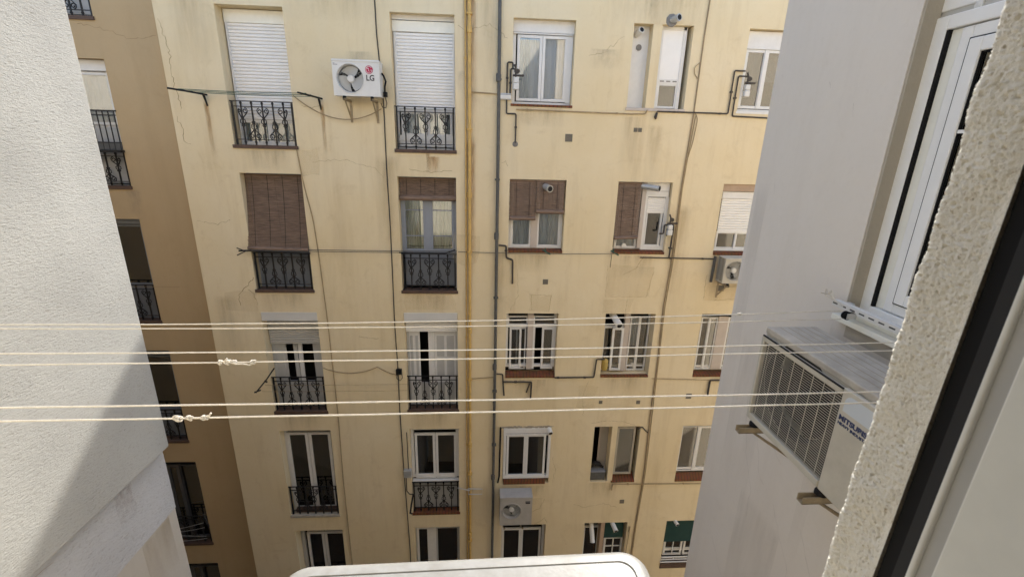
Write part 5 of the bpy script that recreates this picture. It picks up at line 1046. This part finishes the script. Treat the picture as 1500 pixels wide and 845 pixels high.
b = MB(); b.box(JX+0.0005, JX+0.07, 0.326, 0.344, ZB, ZT); lean(b).build('track_channel', 'shuttergrey', wf)
b = MB(); b.box(JX+0.004, JX+0.07, 0.3655, 0.3828, ZB, ZT); lean(b).build('seal', 'rubber', wf)
b = MB(); b.box(JX+0.0005, JX+0.07, 0.3506, 0.3654, ZB, ZT); lean(b).build('inner_seal', mat('charcoal_seal', (0.022, 0.022, 0.023), 0.75), wf)
b = MB(); b.box(LX, JX-0.01, 0.22, 0.40, ZB-0.0, ZB+0.02); b.build('sill', 'greysill', wf)

# ================================================================== clotheslines between the two side walls
t = thing('clothesline_bracket', (2.08, 1.85, -0.84), 'white slotted steel rail with pulleys fixed under the window on the grey wall', 'bracket')
b = MB(); zb_ = -0.842; za_ = -0.808; yy0, yy1 = 1.25, 2.42
n = 18; step = (yy1-yy0)/n
for i in range(n):
    y0 = yy0+i*step; b.box(2.075, 2.078, y0, y0+step*0.38, zb_, za_); b.box(2.075, 2.078, y0+step*0.38, y0+step, zb_, zb_+0.012); b.box(2.075, 2.078, y0+step*0.38, y0+step, za_-0.012, za_)
b.box(2.078, 2.115, yy0, yy1, za_-0.003, za_); rail = b.build('slotted_rail', 'acwhite', t)
b = MB(); b.box(2.0785, 2.081, yy0, yy1, zb_+0.002, za_-0.004); b.build('slot_shade_strip', 'pipe', t)  # dark strip behind the slots, painted in for their shade
b = MB()
for y in (1.35, 2.36): b.box(2.078, GX-0.001, y-0.02, y+0.02, za_-0.03, za_-0.003)
b.build('wall_plate', 'metal', t)
def pulley(x, y, z, parent, sgn):
    b = MB(); b.lathe([(0.024, -0.011), (0.024, -0.007), (0.016, -0.003), (0.016, 0.003), (0.024, 0.007), (0.024, 0.011)], (x, y, z), 'Y', 18); b.build('pulley', 'rubber', parent, smooth=True)
    b = MB(); b.box(x-0.01, x+sgn*0.043, y-0.018, y-0.015, z-0.016, z+0.016); b.box(x-0.01, x+sgn*0.043, y+0.015, y+0.018, z-0.016, z+0.016); b.box(x+sgn*0.040, x+sgn*0.046, y-0.018, y+0.018, z-0.016, z+0.016); b.build('pulley_block', 'metal', parent)
for y in (2.255, 1.82, 1.42): pulley(2.035, y, -0.848, t, 1)
b = MB()                                                   # loose rope ends tied round the rail tip
for i in range(7):
    rnd = random.Random(i); b.tube([(2.07, 2.40+rnd.uniform(-0.02, 0.02), -0.81), (2.05+rnd.uniform(-0.03, 0.02), 2.42+rnd.uniform(-0.02, 0.05), -0.79+rnd.uniform(0, 0.03)), (2.04+rnd.uniform(-0.05, 0.03), 2.41+rnd.uniform(-0.06, 0.05), -0.77+rnd.uniform(-0.03, 0.04))], 0.0025, 5)
b.build('rope_end', 'rope', t)
t2 = thing('clothesline_bracket', (-2.42, 1.7, -0.84), 'steel rail on the white wall that the lines run to, out at the left', 'bracket')
b = MB(); b.box(-2.449, -2.44, 1.2, 2.15, -0.86, -0.82); b.build('slotted_rail', 'metal', t2)
for y in (2.04, 1.69, 1.305): pulley(-2.40, y, -0.836, t2, -1)
def knot(b, c, s, seed, n=6):
    s *= 0.95
    rnd = random.Random(seed); c = Vector(c)
    for i in range(n):
        o = c+Vector((rnd.uniform(-1, 1)*s*0.8, rnd.uniform(-1, 1)*s*0.2, rnd.uniform(-1, 1)*s*0.25)); R = Matrix.Rotation(rnd.uniform(-0.6, 0.6), 3, 'Z') @ Matrix.Rotation(rnd.uniform(-0.7, 0.7), 3, 'Y')
        b.tube([o + R @ Vector((0.25*s*math.sin(2*a), s*0.55*math.cos(a), s*0.55*math.sin(a))) for a in [2*math.pi*q/14 for q in range(14)]], 0.0030, 6, closed=True)
def lpair(label, yR, yL, zR, zL, sags, knots):
    t = thing('clothesline', (0, (yR+yL)/2, min(zR)), label, 'clothesline', 'rope clotheslines across the light well')
    for k in (0, 1):
        P = sag((2.035, yR, zR[k]), (-2.40, yL, zL[k]), sags[k], 60)
        P = [p+Vector((0, 0.0012*noise.noise(Vector((p.x*3, k, yR))), 0.0015*noise.noise(Vector((p.x*2.3, k+5, yR))))) for p in P]
        b = MB(); b.tube(P, 0.0029, 8); b.build('rope', 'rope', t, smooth=True)
        for (kk, x, s, seed) in knots:
            if kk != k: continue
            i = min(range(len(P)), key=lambda q: abs(P[q].x-x)); p = P[i]; p = Vector((x, p.y, p.z))
            b = MB(); knot(b, p, s, seed)
            if seed % 2: b.tube([p+Vector((s*0.5,0,0)), p+Vector((s*1.6, -0.004, 0.008)), p+Vector((s*2.6, -0.006, 0.022))], [0.003, 0.0032, 0.0028], 6)
            b.build('knot', 'rope', t, smooth=True)
    return t
lpair('uppermost and farthest pair of cream ropes, knotted near the grey wall', 2.285, 2.04, (-0.831, -0.881), (-0.826, -0.846), (0.025, 0.019), [(0, 1.41, 0.012, 2)])
lpair('middle pair of cream ropes with two knots joined by a doubled rope', 1.822, 1.688, (-0.816, -0.857), (-0.803, -0.855), (0.014, 0.009), [(1, -1.055, 0.011, 11), (1, -1.03, 0.013, 4), (1, -1.008, 0.011, 6), (1, -0.932, 0.014, 8)])
lpair('lowest and nearest pair of cream ropes with three knots in a row', 1.408, 1.315, (-0.822, -0.868), (-0.812, -0.863), (0.009, 0.008), [(1, -0.992, 0.013, 10), (1, -0.955, 0.010, 12), (1, -0.905, 0.010, 7)])
b = MB(); b.tube([(-1.0, 1.722, -0.868), (-0.97, 1.72, -0.8655), (-0.94, 1.722, -0.872)], 0.0026, 6)
for o_ in list(bpy.data.objects):
    if o_.name.startswith('clothesline') and 'doubled' in o_.get('label', ''): b.build('rope_tail', 'rope', o_, smooth=True); break
